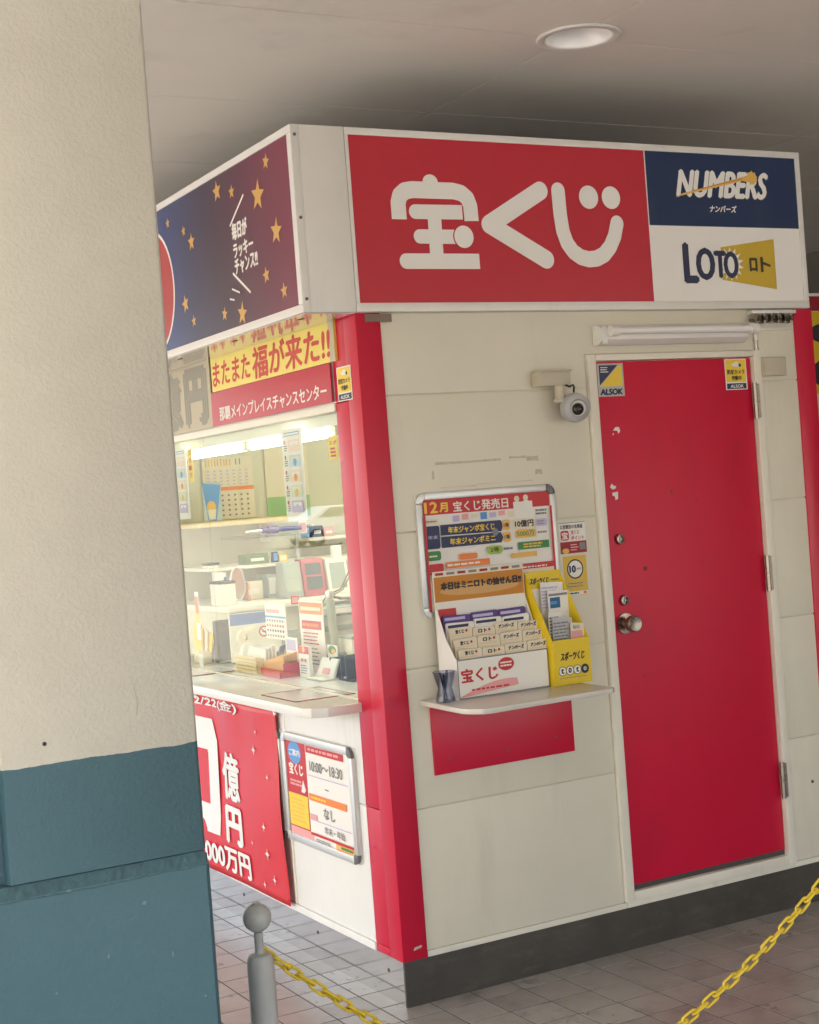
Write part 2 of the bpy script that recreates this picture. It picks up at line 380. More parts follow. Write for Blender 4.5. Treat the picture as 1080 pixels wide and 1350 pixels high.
# ------------------------------------------------------------------ setting: ground, canopy ceiling, surroundings
CEIL = 3.0
ground = MB().box(-160, 160, -160, 160, -.6, -.03).build('ground', asphalt, kind='structure')
floor = MB().box(-7.0, 9, -9.0, 10, -.0299, -.0018).build('floor', grout, kind='structure')
def in_view(x, y, z=0.0, mgn=0.03):
    d = Vector((x, y, z))-CAM; q = d.dot(fw)
    if q < .1: return None
    px = d.dot(rt)/q*FPX/1080; pz = d.dot(up)/q*FPX/1350
    return q if abs(px) < .5+mgn and abs(pz) < .5+mgn else None
T = .15; X0 = -.065; Y0 = .36; cells = []
for i in range(-46, 61):
    for j in range(-64, 64):
        cx = X0+(i+.5)*T; cy = Y0+(j+.5)*T
        if cx < -6.9 or cx > 8.95 or cy < -8.9 or cy > 9.9: continue
        if cx > .08 and cx < 1.84 and cy > .08 and cy < 2.6: continue
        q = in_view(cx, cy); vis = q is not None
        if vis and cx > .05 and cy > .1: vis = False                     # behind the kiosk
        if vis:                                                          # behind the pillar
            t_ = (-1.8-CAM.y)/(cy-CAM.y) if cy > CAM.y else 9
            if t_ < 1 and CAM.x+(cx-CAM.x)*t_ < -1.36: vis = False
        cells.append((0 if vis else 1, q or (cx-CAM.x)**2+(cy-CAM.y)**2, cx, cy))
cells.sort()
tme = []
for m_ in (tile_m, tile_b, tile_c):
    o = MB().box(-T/2+.0026, T/2-.0026, -T/2+.0026, T/2-.0026, -.012, 0, bev=.0006).build('tile', m_, floor); tme.append(o)
for k, (vis, q, cx, cy) in enumerate(c for c in cells[:300]):
    o = tme[k] if k < 3 else tme[random.choice((0, 0, 1, 2))].copy()
    if k >= 3: C.objects.link(o)
    o.parent = floor; o.location = (cx, cy, random.uniform(-.0003, .0003)); o.rotation_euler = (random.uniform(-.0006, .0006), random.uniform(-.0006, .0006), 0)
V = []; F = []; h = T/2-.003
for vis, q, cx, cy in cells[300:]:
    b = len(V); V += [(cx-h, cy-h, 0), (cx+h, cy-h, 0), (cx+h, cy+h, 0), (cx-h, cy+h, 0), (cx-h, cy-h, -.01), (cx+h, cy-h, -.01), (cx+h, cy+h, -.01), (cx-h, cy+h, -.01)]
    F += [(b, b+1, b+2, b+3), (b, b+4, b+5, b+1), (b+1, b+5, b+6, b+2), (b+2, b+6, b+7, b+3), (b+3, b+7, b+4, b)]
me = bpy.data.meshes.new('tile_field'); me.from_pydata(V, [], F); me.materials.append(tile_m)
o = bpy.data.objects.new('tile_field', me); C.objects.link(o); o.parent = floor; o['kind'] = 'stuff'

ceiling = MB().box(-7.0, 9, -9.0, 10, CEIL+.02, CEIL+.5).build('ceiling', ceil_gap, kind='structure')
pan = {}
xs = [-7.0, -6.566, -4.766, -2.966, -1.166, .634, 2.434, 4.234, 6.034, 7.834, 9.0]; ys = [-.37+.9*k for k in range(-10, 12)]; ys = [-9.0]+[y for y in ys if -8.9 < y < 9.9]+[10]
for x0, x1 in zip(xs, xs[1:]):
    for y0, y1 in zip(ys, ys[1:]):
        key = (round(x1-x0, 3), round(y1-y0, 3)); cx, cy = (x0+x1)/2, (y0+y1)/2
        if key not in pan:
            pan[key] = MB().box(-key[0]/2+.0026, key[0]/2-.0026, -key[1]/2+.0026, key[1]/2-.0026, CEIL, CEIL+.019).build('ceiling_panel', ceil_m2 if len(pan) % 2 else ceil_m, ceiling); o = pan[key]
        else:
            o = pan[key].copy(); C.objects.link(o); o.parent = ceiling
        o.location = (cx, cy, random.uniform(-.0001, .0001))
canopy_edge = MB().box(-7.15, -7.002, -9.0, 10, 2.8, 3.6).build('canopy_edge', concrete, kind='structure')
MB().box(-7.0, 9, -9.2, -9.002, 2.75, 3.6).build('light_cut_beam', concrete, kind='structure')  # unseen beam added to cut the high light from the front

# downlight on the ceiling seam
dl = thing('downlight', 'round recessed downlight with white trim ring in the ceiling', 'ceiling light', (.645, -.40, CEIL))
MB().lathe([(.1046, -.0005), (.131, -.0005), (.133, -.004), (.128, -.008), (.112, -.009), (.106, -.006), (.1046, -.0005)], (.645, -.40, CEIL-.001), seg=48).build('trim_ring', white, dl, smooth=True)
MB().lathe([(0, .074), (.03, .073), (.055, .066), (.078, .050), (.094, .028), (.1035, .004), (.1045, -.004)], (.645, -.40, CEIL), seg=48).build('reflector', mat('downlight_reflector', (.92, .92, .91, 1), .5, metal=.3), dl, smooth=True, recalc=False)
cut = MB().cone((.645, -.40, CEIL-.05), (.645, -.40, CEIL+.079), .1075, seg=48).build('cutter', white)
bpy.context.view_layer.update()
for o in [ceiling]+[c for c in ceiling.children if abs(c.location.x-.645) < 1.0 and abs(c.location.y+.40) < .6]:
    o.data = o.data.copy(); md = o.modifiers.new('cut', 'BOOLEAN'); md.object = cut; md.operation = 'DIFFERENCE'; md.solver = 'EXACT'
    dg = bpy.context.evaluated_depsgraph_get(); dg.update(); nm = bpy.data.meshes.new_from_object(o.evaluated_get(dg))
    nm.materials.clear(); [nm.materials.append(m) for m in o.data.materials]; o.modifiers.clear(); o.data = nm
bpy.data.objects.remove(cut)

# surroundings beyond the frame that light, block light and reflect: shopping building, lot, parked car
back = thing('shop_building', 'building wall under the canopy, with dark walls added to block light', 'building', (9.3, 0, 0))
MB().box(9.02, 9.6, -12, 14, -.02, 4.2).build('side_wall', concrete, back)
MB().box(.5, 5.0, 4.4, 4.7, -.003, 2.998).build('end_wall', mat('light_block_dark', (.20, .185, .16, 1), .85, var=.1, vscale=2), back)  # back wall set near and dark to keep light out of the roof gap
MB().box(5.0, 5.3, -3.5, 4.7, -.003, 2.998).build('light_block_wall', mat('light_block_dark', (.2, .18, .16, 1), .85), back)  # unseen dark wall added to close off light from the right

# ------------------------------------------------------------------ pillar
pil = thing('pillar', 'thick plastered pillar, cream above and teal below, in the foreground', 'pillar', (-1.62, -1.45, 0))
PX1 = -1.283; PX0 = -1.955; PY = -1.8; PY1 = -1.13; ch = .055
shaft = [(PX0+ch+.29-.29, PY), (PX1-.012, PY), (PX1, PY+.012), (PX1, PY1), (PX0, PY1), (PX0, PY+ch)]
gx = -1.615
MB().prism([(gx, PY), (PX1-.008, PY), (PX1, PY+.008), (PX1, PY1), (-2.02, PY1), (-2.02, PY+.002), (gx-.05, PY-.002), (gx-.03, PY+.001), (gx-.02, PY+.008), (gx-.014, PY+.018), (gx-.006, PY+.018)], 1.045, CEIL-.002, plane='xy').build('shaft', plaster_m, pil, smooth=True, sharp=.9)
MB().prism([(gx-.4, PY-.005), (PX1-.006, PY-.005), (PX1+.003, PY+.004), (PX1+.003, PY1+.004), (-2.04, PY1+.004), (-2.04, PY-.005)], 0.0, 1.022, plane='xy').build('base', plaster_m, pil)
b = MB(); NS = 90; rnd = random.Random(3); R0 = []; R1 = []; R2 = []; R3 = []; dj = 0
for i in range(NS+1):
    x = -2.03+(PX1-.004+2.03)*i/NS; dj = dj*.85+rnd.uniform(-.0011, .0011)
    R0.append(b.bm.verts.new((x, PY-.006+rnd.uniform(-.0004, .0004), 1.0215+dj*.8-.003))); R1.append(b.bm.verts.new((x, PY-.001+rnd.uniform(-.0012, .0012), 1.030+dj*.5)))
    R2.append(b.bm.verts.new((x, PY+.004+rnd.uniform(-.001, .001), 1.0425))); R3.append(b.bm.verts.new((x, PY+.012, 1.0450)))
for A, B in ((R0, R1), (R1, R2), (R2, R3)):
    for i in range(NS): b.bm.faces.new((A[i], A[i+1], B[i+1], B[i]))
b.box(-2.02, PX1-.004, PY+.0125, PY1-.002, 1.0225, 1.0445)
b.prism([(PX1-.0035, PY-.003), (PX1+.001, PY+.005), (PX1-.001, PY1-.01), (PX1-.0035, PY1-.01)], 1.0225, 1.0375, plane='xy')
b.build('ledge', mat('worn_teal_ledge', (.052, .118, .142, 1), .7, var=.25, vscale=45, bump=.8, bscale=60, bdist=.006), pil, label='rough dark worn ledge above the base')
MB().lathe([(0, -.0015), (.0035, -.001), (.0036, 0)], (-1.545, PY-.0003, 1.262), (0, 1, 0), seg=10).build('screw_hole', black, pil)

for x_, z_, w_, h_ in ((-1.53, 1.02, .010, .003), (-1.405, .975, .008, .006), (-1.47, .90, .004, .006), (-1.36, .88, .003, .008), (-1.31, .80, .005, .003), (-1.56, .86, .004, .003)):
    MB().prism([(x_, z_), (x_+w_*.6, z_-h_*.3), (x_+w_, z_+h_*.4), (x_+w_*.5, z_+h_), (x_+w_*.1, z_+h_*.6)], PY-.0056, PY-.0048).build('paint_chip', mat('chip_grey', (.17, .24, .26, 1), .7), pil)
MB().prism([(-1.389, 1.285), (-1.386, 1.29), (-1.384, 1.31), (-1.388, 1.33), (-1.3865, 1.345), (-1.390, 1.33), (-1.3865, 1.31), (-1.3885, 1.295)], PY-.0005, PY+.001).build('crack', mat('crack_shade', (.46, .42, .35, 1), .9), pil)
# ------------------------------------------------------------------ kiosk
K = thing('ticket_kiosk', 'small cream and red lottery ticket kiosk with red door and lit counter window', 'kiosk', (0, 0, 0))
KW, KD, TOP = 1.914, 2.70, 2.2
# core that the cladding is fixed to (door wall, right wall, far wall)
MB().box(.03, .868, .0062, .055, .146, TOP).build('wall_core', cream, K)
MB().box(1.645, KW-.005, .0062, .055, .146, TOP).build('wall_core', cream, K)
MB().box(.868, 1.645, .0062, .055, 2.05, TOP).build('wall_core', cream, K)
MB().box(KW-.06, KW-.002, .06, KD, .146, TOP).build('right_wall', in_wall, K)
MB().box(.02, KW-.062, KD-.06, KD, .146, TOP).build('far_wall', in_wall, K)
MB().box(.0, KW-.04, .103, KD, 2.70, 2.765).build('roof', mat('shade_roof', (.05, .045, .04, 1), .9), K)  # unseen lid, raised and near black to deepen the shade on the ceiling
MB().box(.06, KW-.062, .06, KD-.062, .146, .17).build('inner_floor', darkgrey, K)
# door-wall boards with recessed joints
JZ = [.166, .618, 1.0645, 1.4985, 1.9365]; g = .0023
for z0, z1 in zip(JZ, JZ[1:]):
    MB().box(.087, .866, 0, .006, z0+g, z1-g, bev=.0025).build('siding_board', cream, K, smooth=True)
    MB().box(1.647, 1.824, 0, .006, z0+g, z1-g, bev=.0025).build('siding_board', cream, K, smooth=True)
MB().prism([(.087, 1.9365+g), (.866, 1.9365+g), (.866, 2.051), (1.643, 2.051), (1.643, TOP-.002), (.087, TOP-.002)], 0, .006, bev=.002).build('siding_board', cream, K, smooth=True)
MB().box(1.647, 1.824, 0, .006, 1.9365+g, TOP-.002, bev=.0025).build('siding_board', cream, K, smooth=True)
MB().box(.087, .876, -.002, .015, .146, .1655, bev=.002).build('bottom_trim', cream_trim, K, smooth=True)
MB().box(1.643, 1.824, -.002, .015, .146, .1655, bev=.002).build('bottom_trim', cream_trim, K, smooth=True)
MB().box(.878, 1.641, -.003, .03, .146, .166, bev=.002).build('bottom_trim', cream_trim, K, smooth=True)
# plinth
MB().box(.003, KW-.006, .002, .012, .0, .1455).build('front_plinth', steel, K)
MB().box(.003, .10, .0122, KD, .0, .1455).build('side_plinth', steel_side, K)
for y_, z_ in ((.085, .095), (.62, .10), (1.30, .10)):
    MB().lathe([(0, -.002), (.006, -.0015), (.007, 0)], (.003, y_+.03, z_), (1, 0, 0), seg=12).build('plinth_screw', darkgrey, K)
# corner posts
MB().prism([(-.004, -.005), (.086, -.005), (.086, .02), (.03, .02), (.03, .083), (-.004, .083)], .146, TOP, bev=.0035, plane='xy').build('corner_post', red_paint, K, smooth=True)
for z0, z1 in ((.172, .6165), (.6195, 1.93), (1.933, TOP)):
    MB().box(-.001, .03, .0845, .183, z0, z1, bev=.002).build('post_board', red_paint, K, smooth=True)
MB().box(-.003, .03, .0845, .176, .146, .1715, bev=.002).build('post_foot', red_paint, K, smooth=True)
MB().prism([(1.823, -.005), (KW, -.005), (KW, .10), (1.88, .10), (1.88, .02), (1.823, .02)], .146, TOP, bev=.0035, plane='xy').build('corner_post', red_paint, K, smooth=True)
MB().prism([(.036, .178), (.062, .183), (.067, .188), (.064, .1905), (.04, .187)], -.0068, -.005).build('paint_scrape', tape, K)
# counter-side wall boards
for y0, y1 in ((.185, .798), (.801, 1.70), (1.703, KD)):
    for z0, z1 in ((.172, .617), (.6195, .924)):
        MB().box(.0, .02, y0, y1, z0, z1, bev=.0015).build('wall_board', white_wall, K, smooth=True)
MB().box(-.008, .02, .178, KD, .146, .171, bev=.002).build('bottom_trim', white_wall, K, smooth=True)
MB().box(-.006, .002, .793, .806, .175, .42, bev=.001).build('cable_cover', cream_trim, K)
# counter
MB().prism([(-.186, KD-.1), (-.186, .215), (-.17, .185), (-.12, .16), (-.0, .158), (-.0, .1835), (.03, .1835), (.45, .1835), (.45, KD-.1)], .926, .958, plane='xy', bev=.003).build('counter', counter_m, K, smooth=True)
# window header and panes
MB().box(-.006, .05, .184, KD, 1.906, 1.931, bev=.002).build('window_header', in_white, K, smooth=True)
MB().box(.0, .05, .184, KD, 1.932, TOP).build('header_wall', white_wall, K)
MB().box(.022, .028, .185, 1.452, .966, 1.905).build('window_pane', glass, K)
MB().box(.022, .028, 1.456, KD-.05, .966, 1.905).build('window_pane', glass, K)
MB().box(.019, .031, .185, KD-.05, .9583, .9625).build('window_channel', in_white, K)
# interior
MB().box(.05, KW-.062, .058, KD-.062, 2.12, 2.16).build('inner_ceiling', in_white, K)
MB().box(.012, KW-.004, .004, KD, TOP, TOP+.03).build('light_block_deck', darkgrey, K)  # unseen slab added to block light from above
MB().box(.052, .40, .186, KD-.062, 1.965, 1.975).build('lamp_shelf', in_white, K)
MB().box(.054, .064, .186, KD-.062, 1.868, 1.9645).build('lamp_valance', in_white, K)
MB().box(.26, KW-.064, 1.90, KD-.062, .17, 1.165, bev=.003).build('back_cabinet', in_wall, K, smooth=True)
MB().box(.24, KW-.064, 1.86, KD-.062, 1.166, 1.19, bev=.003).build('back_worktop', in_white, K, smooth=True)
MB().box(.30, .82, 2.32, KD-.062, 1.535, 1.56, bev=.002).build('wall_shelf', wicker, K, smooth=True)
MB().box(.9, KW-.064, 2.42, KD-.062, 1.43, 1.445, bev=.002).build('wall_shelf', in_white, K, smooth=True)

# door
D = MB().box(.906, 1.604, .004, .04, .218, 2.024, bev=.002).build('door', red_door, K, smooth=True)
fr = MB()
fr.box(.868, .903, -.014, .05, .168, 2.049, bev=.003); fr.box(1.607, 1.643, -.014, .05, .168, 2.049, bev=.003)
fr.box(.9035, 1.6065, -.014, .05, 2.027, 2.049, bev=.003); fr.box(.9035, 1.6065, -.012, .05, .168, .199, bev=.003)
fr.build('door_frame', cream_trim, K, smooth=True)
MB().box(.9035, 1.6065, .010, .05, .199, .2165).build('door_gap_shade', darkgrey, K)  # dark strip painting the shade in the gap under the door
def knob(z, r, proj, nm):
    return MB().lathe([(0, -.0), (r*1.05, 0), (r*1.02, -.006), (r*.45, -.008), (r*.42, -proj*.45), (r*.8, -proj*.6), (r*.82, -proj*.92), (r*.7, -proj), (r*.2, -proj+.003), (0, -proj+.003)], (.957, .0035, z), (0, 1, 0), seg=28).build(nm, chrome, D, smooth=True)
knob(1.119, .035, .062, 'door_knob'); 
for z in (1.411, 1.199):
    MB().lathe([(0, 0), (.019, 0), (.019, -.004), (.016, -.012), (.011, -.013), (.0105, -.006), (0, -.006)], (.957, .0035, z), (0, 1, 0), seg=24).build('lock_cylinder', chrome, D, smooth=True)
    MB().box(.9555, .9585, -.0035, -.0025, z-.006, z+.006).build('keyhole', black, D)
for z in (1.865, 1.235, .475):
    b = MB(); b.cone((1.604, -.012, z-.066), (1.604, -.012, z-.001), .0085, seg=14); b.cone((1.604, -.012, z+.001), (1.604, -.012, z+.066), .0085, seg=14); b.box(1.606, 1.622, -.0165, -.0145, z-.062, z+.062)
    b.build('hinge', chrome, D, smooth=True)
for k_, pts in enumerate(([(.966, 1.786), (.978, 1.798), (.992, 1.797), (.996, 1.784), (.988, 1.774), (.984, 1.785)], [(.936, 1.592), (.944, 1.604), (.952, 1.596), (.962, 1.594), (.958, 1.586), (.946, 1.583)], [(.944, 1.572), (.968, 1.575), (.966, 1.55), (.956, 1.546), (.953, 1.56), (.944, 1.562)], [(.962, 1.773), (.969, 1.778), (.966, 1.770)])):
    MB().prism(pts, .0030, .0042).build('tape_scrap', paper, D)
for x_, z_, r_ in ((1.20, 1.56, .006), (1.06, 1.30, .009), (1.31, 1.52, .004), (1.02, .93, .004), (1.08, .94, .003)):
    MB().lathe([(0, -.0006), (r_, -.0004), (r_, 0)], (x_, .0036, z_), (0, 1, 0), seg=9).build('door_dent', mat('red_scuff', (.22, .02, .03, 1), .5), D)
# small wall marks
MB().box(.03, .125, -.009, -.0055, 2.170, 2.195, bev=.001).build('name_plate', mat('dull_brown_plate', (.22, .15, .12, 1), .45), K)
MB().lathe([(0, -.003), (.005, -.003), (.006, 0)], (1.756, .0, .445), (0, 1, 0), seg=10).build('wall_bolt', darkgrey, K)
b = MB()
for x0, x1, z0, z1 in ((.247, .50, 1.706, 1.716), (.53, .60, 1.712, 1.720), (.60, .648, 1.70, 1.717), (.63, .66, 1.655, 1.672), (.233, .243, 1.66, 1.69), (.40, .62, 1.6345, 1.637), (.26, .40, 1.631, 1.633)):
    b.prism([(x0, z0+random.uniform(-.002, .002)), ((x0+x1)/2, z0+.001), (x1, z0+random.uniform(-.003, .003)), (x1-.003, z1), ((x0+x1)/2, z1-.002), (x0+.002, z1)], -.0004, .0)
b.build('tape_residue', tape, K, label='brownish tape residue left on the wall')

# ------------------------------------------------------------------ fascia signs
FS = thing('fascia_sign', 'long red, navy and white lightbox sign above the red door', 'sign', (.94, .0, 2.2))
MB().box(-.008, 1.882, -.028, .10, 2.199, 2.777, bev=.002).build('sign_box', alu, FS, smooth=True)
b = MB()
b.box(-.0075, 1.8815, -.031, -.0265, 2.754, 2.7765, bev=.001); b.box(-.0075, 1.8815, -.031, -.0265, 2.1995, 2.2265, bev=.001)
b.box(-.0075, .0055, -.031, -.0265, 2.2275, 2.753, bev=.001); b.box(1.858, 1.8815, -.031, -.0265, 2.2275, 2.753, bev=.001)
b.build('sign_frame', alu, FS, smooth=True)
sh = Sheet(-.0286)
sh.rect(.006, 1.8575, 2.227, 2.7535, sign_w); sh.rect(.006, 1.160, 2.227, 2.7535, sign_r); sh.rect(1.164, 1.8575, 2.4935, 2.7535, sign_n)
W = sign_w
sh.build('sign_face', FS)
sh = Sheet(-.0294)
arc = [(.168, 2.492), (.168, 2.545), (.176, 2.568), (.195, 2.583), (.222, 2.588), (.375, 2.588), (.405, 2.582), (.426, 2.566), (.435, 2.542), (.4365, 2.492)]
sh.stroke(arc, .054, W, False, False); sh.disc(.291, 2.615, .028, W, .024)
sh.stroke([(.228, 2.5175), (.403, 2.5195)], .047, W, True, False)
sh.stroke([(.297, 2.53), (.295, 2.35)], .05, W, False, False)
sh.stroke([(.238, 2.4385), (.40, 2.4395)], .046, W, True, False); sh.stroke([(.182, 2.359), (.455, 2.3605)], .05, W, True, False)
sh.disc(.402, 2.44, .041, sign_r); sh.disc(.402, 2.44, .0365, W)
sh.stroke([(.712, 2.599), (.503, 2.482), (.718, 2.369)], .062, W)
cv = [(.785, 2.602), (.787, 2.52), (.793, 2.465), (.807, 2.425), (.83, 2.396), (.86, 2.378), (.892, 2.371), (.925, 2.374), (.957, 2.388), (.985, 2.415), (1.007, 2.452), (1.021, 2.496)]
sh.stroke(cv, .055, W); sh.disc(.909, 2.583, .04, W); sh.disc(1.003, 2.584, .039, W)
sh.build('red_panel_lettering', FS)
sh = Sheet(-.0294)
sh.text('NUMBERS', 1.286, 1.732, 2.590, 2.698, ink, .055, .22); sh.text('NUMBERS', 1.289, 1.728, 2.594, 2.697, W, .05, .22)
sh.poly([(1.285, 2.594), (1.30, 2.598), (1.60, 2.662), (1.645, 2.656), (1.645, 2.69), (1.60, 2.676), (1.32, 2.609)], gold); sh.star(1.645, 2.674, .027, gold, 9, .78)
sh.poly([(1.36, 2.617), (1.60, 2.668), (1.60, 2.672), (1.37, 2.622)], print_o)
sh.text('ナンバーズ', 1.435, 1.564, 2.545, 2.571, W, .04, .2)
sh.build('navy_panel_lettering', FS)
sh = Sheet(-.0294)
sh.poly([(1.476, 2.420), (1.729, 2.453), (1.729, 2.269), (1.474, 2.303)], mat('sign_yellow', (.58, .40, .03, 1), .35))
sh.star(1.517, 2.360, .062, W, 14, .62)
LN = mat('sign_letter_navy', (.02, .028, .075, 1), .35)
sh.text('L', 1.300, 1.368, 2.288, 2.437, LN, .05); sh.text('O', 1.357, 1.445, 2.299, 2.420, LN, .05); sh.text('T', 1.440, 1.497, 2.307, 2.409, LN, .05); sh.text('O', 1.483, 1.553, 2.306, 2.408, LN, .05)
BK = mat('sign_letter_brown', (.05, .035, .02, 1), .4)
sh.text('ロ', 1.604, 1.642, 2.332, 2.384, BK, .06); sh.text('ト', 1.656, 1.706, 2.330, 2.388, BK, .05)
sh.build('white_panel_lettering', FS)
# screw heads / brackets on the sign's top edge
for x_ in (.0, 1.79): MB().lathe([(0, .012), (.010, .011), (.012, 0)], (x_, .02, 2.777), (0, 0, 1), seg=12).build('lifting_eye', silver, FS, smooth=True)

LS = thing('side_fascia_sign', 'blue to maroon starry lightbox sign above the lit counter window', 'sign', (-1.35, -.1, 2.2), 'side')
MB().box(-KD-.03, .0285, -.188, -.009, 2.199, 2.777, bev=.002).build('sign_box', mat('glossy_sign_white', (.70, .69, .66, 1), .16, var=.03, vscale=5), LS, smooth=True)
b = MB()
b.box(-KD-.03, .029, -.192, -.1865, 2.753, 2.7765, bev=.001); b.box(-KD-.03, .029, -.192, -.1865, 2.1995, 2.2255, bev=.001); b.box(.0005, .029, -.192, -.1865, 2.2265, 2.752, bev=.001)
b.build('sign_frame', mat('side_frame_white', (.74, .72, .70, 1), .3), LS, smooth=True)
MB().box(-KD-.02, .02, -.184, -.012, 2.1955, 2.1988).build('soffit', mat('polished_soffit', (.60, .585, .53, 1), .10, metal=.32), LS)
MB().box(-.0075, .0, -.188, -.0085, 2.1995, 2.7765).build('end_cap_gap', alu, LS)
b = MB(); b.box(.029, .0315, -.1915, -.165, 2.1995, 2.7765, bev=.0008); b.box(.0293, .0308, -.1645, -.0095, 2.2, 2.7762, bev=.0005)
b.build('end_cap', alu, LS, smooth=True)
for z_ in (2.24, 2.49, 2.745): MB().lathe([(0, .003), (.005, .0025), (.0055, 0)], (.0315, -.178, z_), (1, 0, 0), seg=12).build('end_screw', greycap, LS)
for u_ in (-.1, -.65, -1.2, -1.75): MB().box(u_-.018, u_+.018, -.145, -.137, 2.1940, 2.1953).build('drain_slot', darkgrey, LS)
sh = Sheet(-.1885); sh.rect(-2.70, 0, 2.226, 2.7525, night_m); sh.build('sign_face', LS)
sh = Sheet(-.1890); ST = mat('star_gold', (.62, .36, .09, 1), .4)
for y_, z_, r_ in ((.172, 2.707, .026), (.595, 2.702, .036), (.467, 2.673, .024), (.254, 2.617, .050), (.131, 2.479, .042), (1.093, 2.688, .02), (.937, 2.63, .02), (.867, 2.578, .032), (.972, 2.371, .033), (.607, 2.283, .024), (.901, 2.299, .022), (.452, 2.263, .039), (.233, 2.356, .027), (.105, 2.286, .026), (1.45, 2.71, .03), (1.8, 2.62, .03), (2.2, 2.5, .04), (1.9, 2.33, .03)):
    s2 = Sheet(-.1893); s2.star(-y_, z_, r_*1.08, ST, 5, .42, random.uniform(-.25, .25)); s2.build('star', LS)
s2 = Sheet(-.1891); s2.disc(-1.307, 2.46, .236, paper, n=48); s2.disc(-1.307, 2.46, .224, mat('sign_circle_red', (.42, .03, .035, 1), .35), n=48); s2.build('round_emblem', LS)
sh.text('毎日が', -.492, -.360, 2.510, 2.572, paper, .05); sh.text('ラッキー', -.490, -.318, 2.449, 2.502, paper, .05); sh.text('チャンス!!', -.487, -.290, 2.393, 2.450, paper, .05)
sh.stroke([(-.371, 2.642), (-.498, 2.566)], .009, paper); sh.stroke([(-.502, 2.404), (-.371, 2.323)], .009, paper)
sh.stroke([(-.52, 2.355), (-.46, 2.335)], .006, paper); sh.stroke([(-.545, 2.325), (-.51, 2.317)], .006, paper)
sh.build('sign_print', LS)

# boards above the window
YB = thing('yellow_banner', 'yellow banner with big red brush lettering above the red name board', 'banner', (-.68, -.006, 2.06), 'side')
bx('board', mat('banner_yellow', (.80, .66, .13, 1), .4), YB, -1.225, -.142, -.010, -.001, 2.066, 2.199)
sh = Sheet(-.0104); sh.rect(-.182, -.143, 2.067, 2.198, dullgold); RB = mat('brush_red', (.55, .05, .035, 1), .5)
sh.text('またまた', -1.215, -.835, 2.083, 2.176, RB, .03, .1); sh.text('福が来た!!', -.825, -.165, 2.072, 2.192, RB, .035, .1)
sh.build('lettering', YB)
RBd = thing('name_board', 'red name board with white lettering between yellow banner and window', 'sign', (-.72, -.006, 1.935), 'side')
bx('board', mat('board_red', (.50, .03, .055, 1), .4), RBd, -1.243, -.186, -.012, -.0065, 1.936, 2.0645, bev=.001)
sh = Sheet(-.0125); sh.text('那覇メインプレイスチャンスセンター', -1.165, -.218, 1.950, 2.004, paper, .03); sh.build('lettering', RBd)
GB = thing('faded_banner', 'faded beige banner with large grey characters left of the yellow banner', 'banner', (-1.9, -.006, 1.93), 'side')
bx('board', dullgold, GB, -2.62, -1.246, -.010, -.0065, 1.934, 2.198)
sh = Sheet(-.0105); sh.text('円', -1.535, -1.275, 1.942, 2.190, dullgrey, .09); sh.text('億', -1.86, -1.56, 1.942, 2.190, dullgrey, .07); sh.text('0', -2.2, -1.92, 1.945, 2.185, dullgrey, .06); sh.text('1', -2.5, -2.25, 1.945, 2.185, dullgrey, .06); sh.build('lettering', GB)

# ------------------------------------------------------------------ stickers
def cam_sticker(name, label, u0, u1, z0, z1, n, fr_, group=None):
    t = thing(name, label, 'sticker', ((u0+u1)/2, n, z0), fr_, group)
    bx('backing', paper, t, u0, u1, n-.0006, n, z0, z1)
    h = z1-z0; w_ = u1-u0; sh = Sheet(n-.0008)
    sh.rect(u0+w_*.04, u1-w_*.04, z0+h*.25, z1-h*.03, print_y); sh.rect(u0+w_*.05, u1-w_*.05, z0+h*.03, z0+h*.21, navy)
    sh.poly([(u0+w_*.3, z0+h*.82), (u0+w_*.55, z0+h*.92), (u0+w_*.78, z0+h*.80), (u0+w_*.72, z0+h*.74), (u0+w_*.35, z0+h*.76)], paper); sh.disc(u0+w_*.70, z0+h*.79, w_*.06, ink)
    sh.text('防犯カメラ', u0+w_*.1, u1-w_*.1, z0+h*.50, z0+h*.66, ink, .04); sh.text('作動中', u0+w_*.28, u1-w_*.26, z0+h*.30, z0+h*.46, ink, .04)
    sh.text('ALSOK', u0+w_*.2, u1-w_*.18, z0+h*.06, z0+h*.17, paper, .05); sh.build('print', t); return t
cam_sticker('camera_sticker', 'small yellow camera warning sticker at the top right of the red door', 1.482, 1.583, 1.909, 2.021, .0030, 'door', 'yellow camera warning stickers')
cam_sticker('camera_sticker', 'small yellow camera warning sticker on the red post beside the window', -.151, -.049, 1.933, 2.043, -.0048, 'side', 'yellow camera warning stickers')
t = thing('security_sticker', 'square blue, grey and yellow security sticker at the top left of the red door', 'sticker', (.97, .003, 1.904))
bx('backing', mat('sticker_grey', (.46, .47, .44, 1), .4), t, .916, 1.027, .0024, .003, 1.904, 2.018)
sh = Sheet(.0022); sh.poly([(.924, 1.943), (.924, 2.012), (1.004, 2.012)], navy); sh.poly([(.924, 1.939), (1.020, 1.939), (1.020, 2.012), (1.010, 2.012)], print_y)
sh.text('ALSOK', .922, 1.022, 1.908, 1.932, navy, .09, .12); sh.lines(.93, .965, 1.985, 2.008, 3, paper, seed=4); sh.build('print', t)

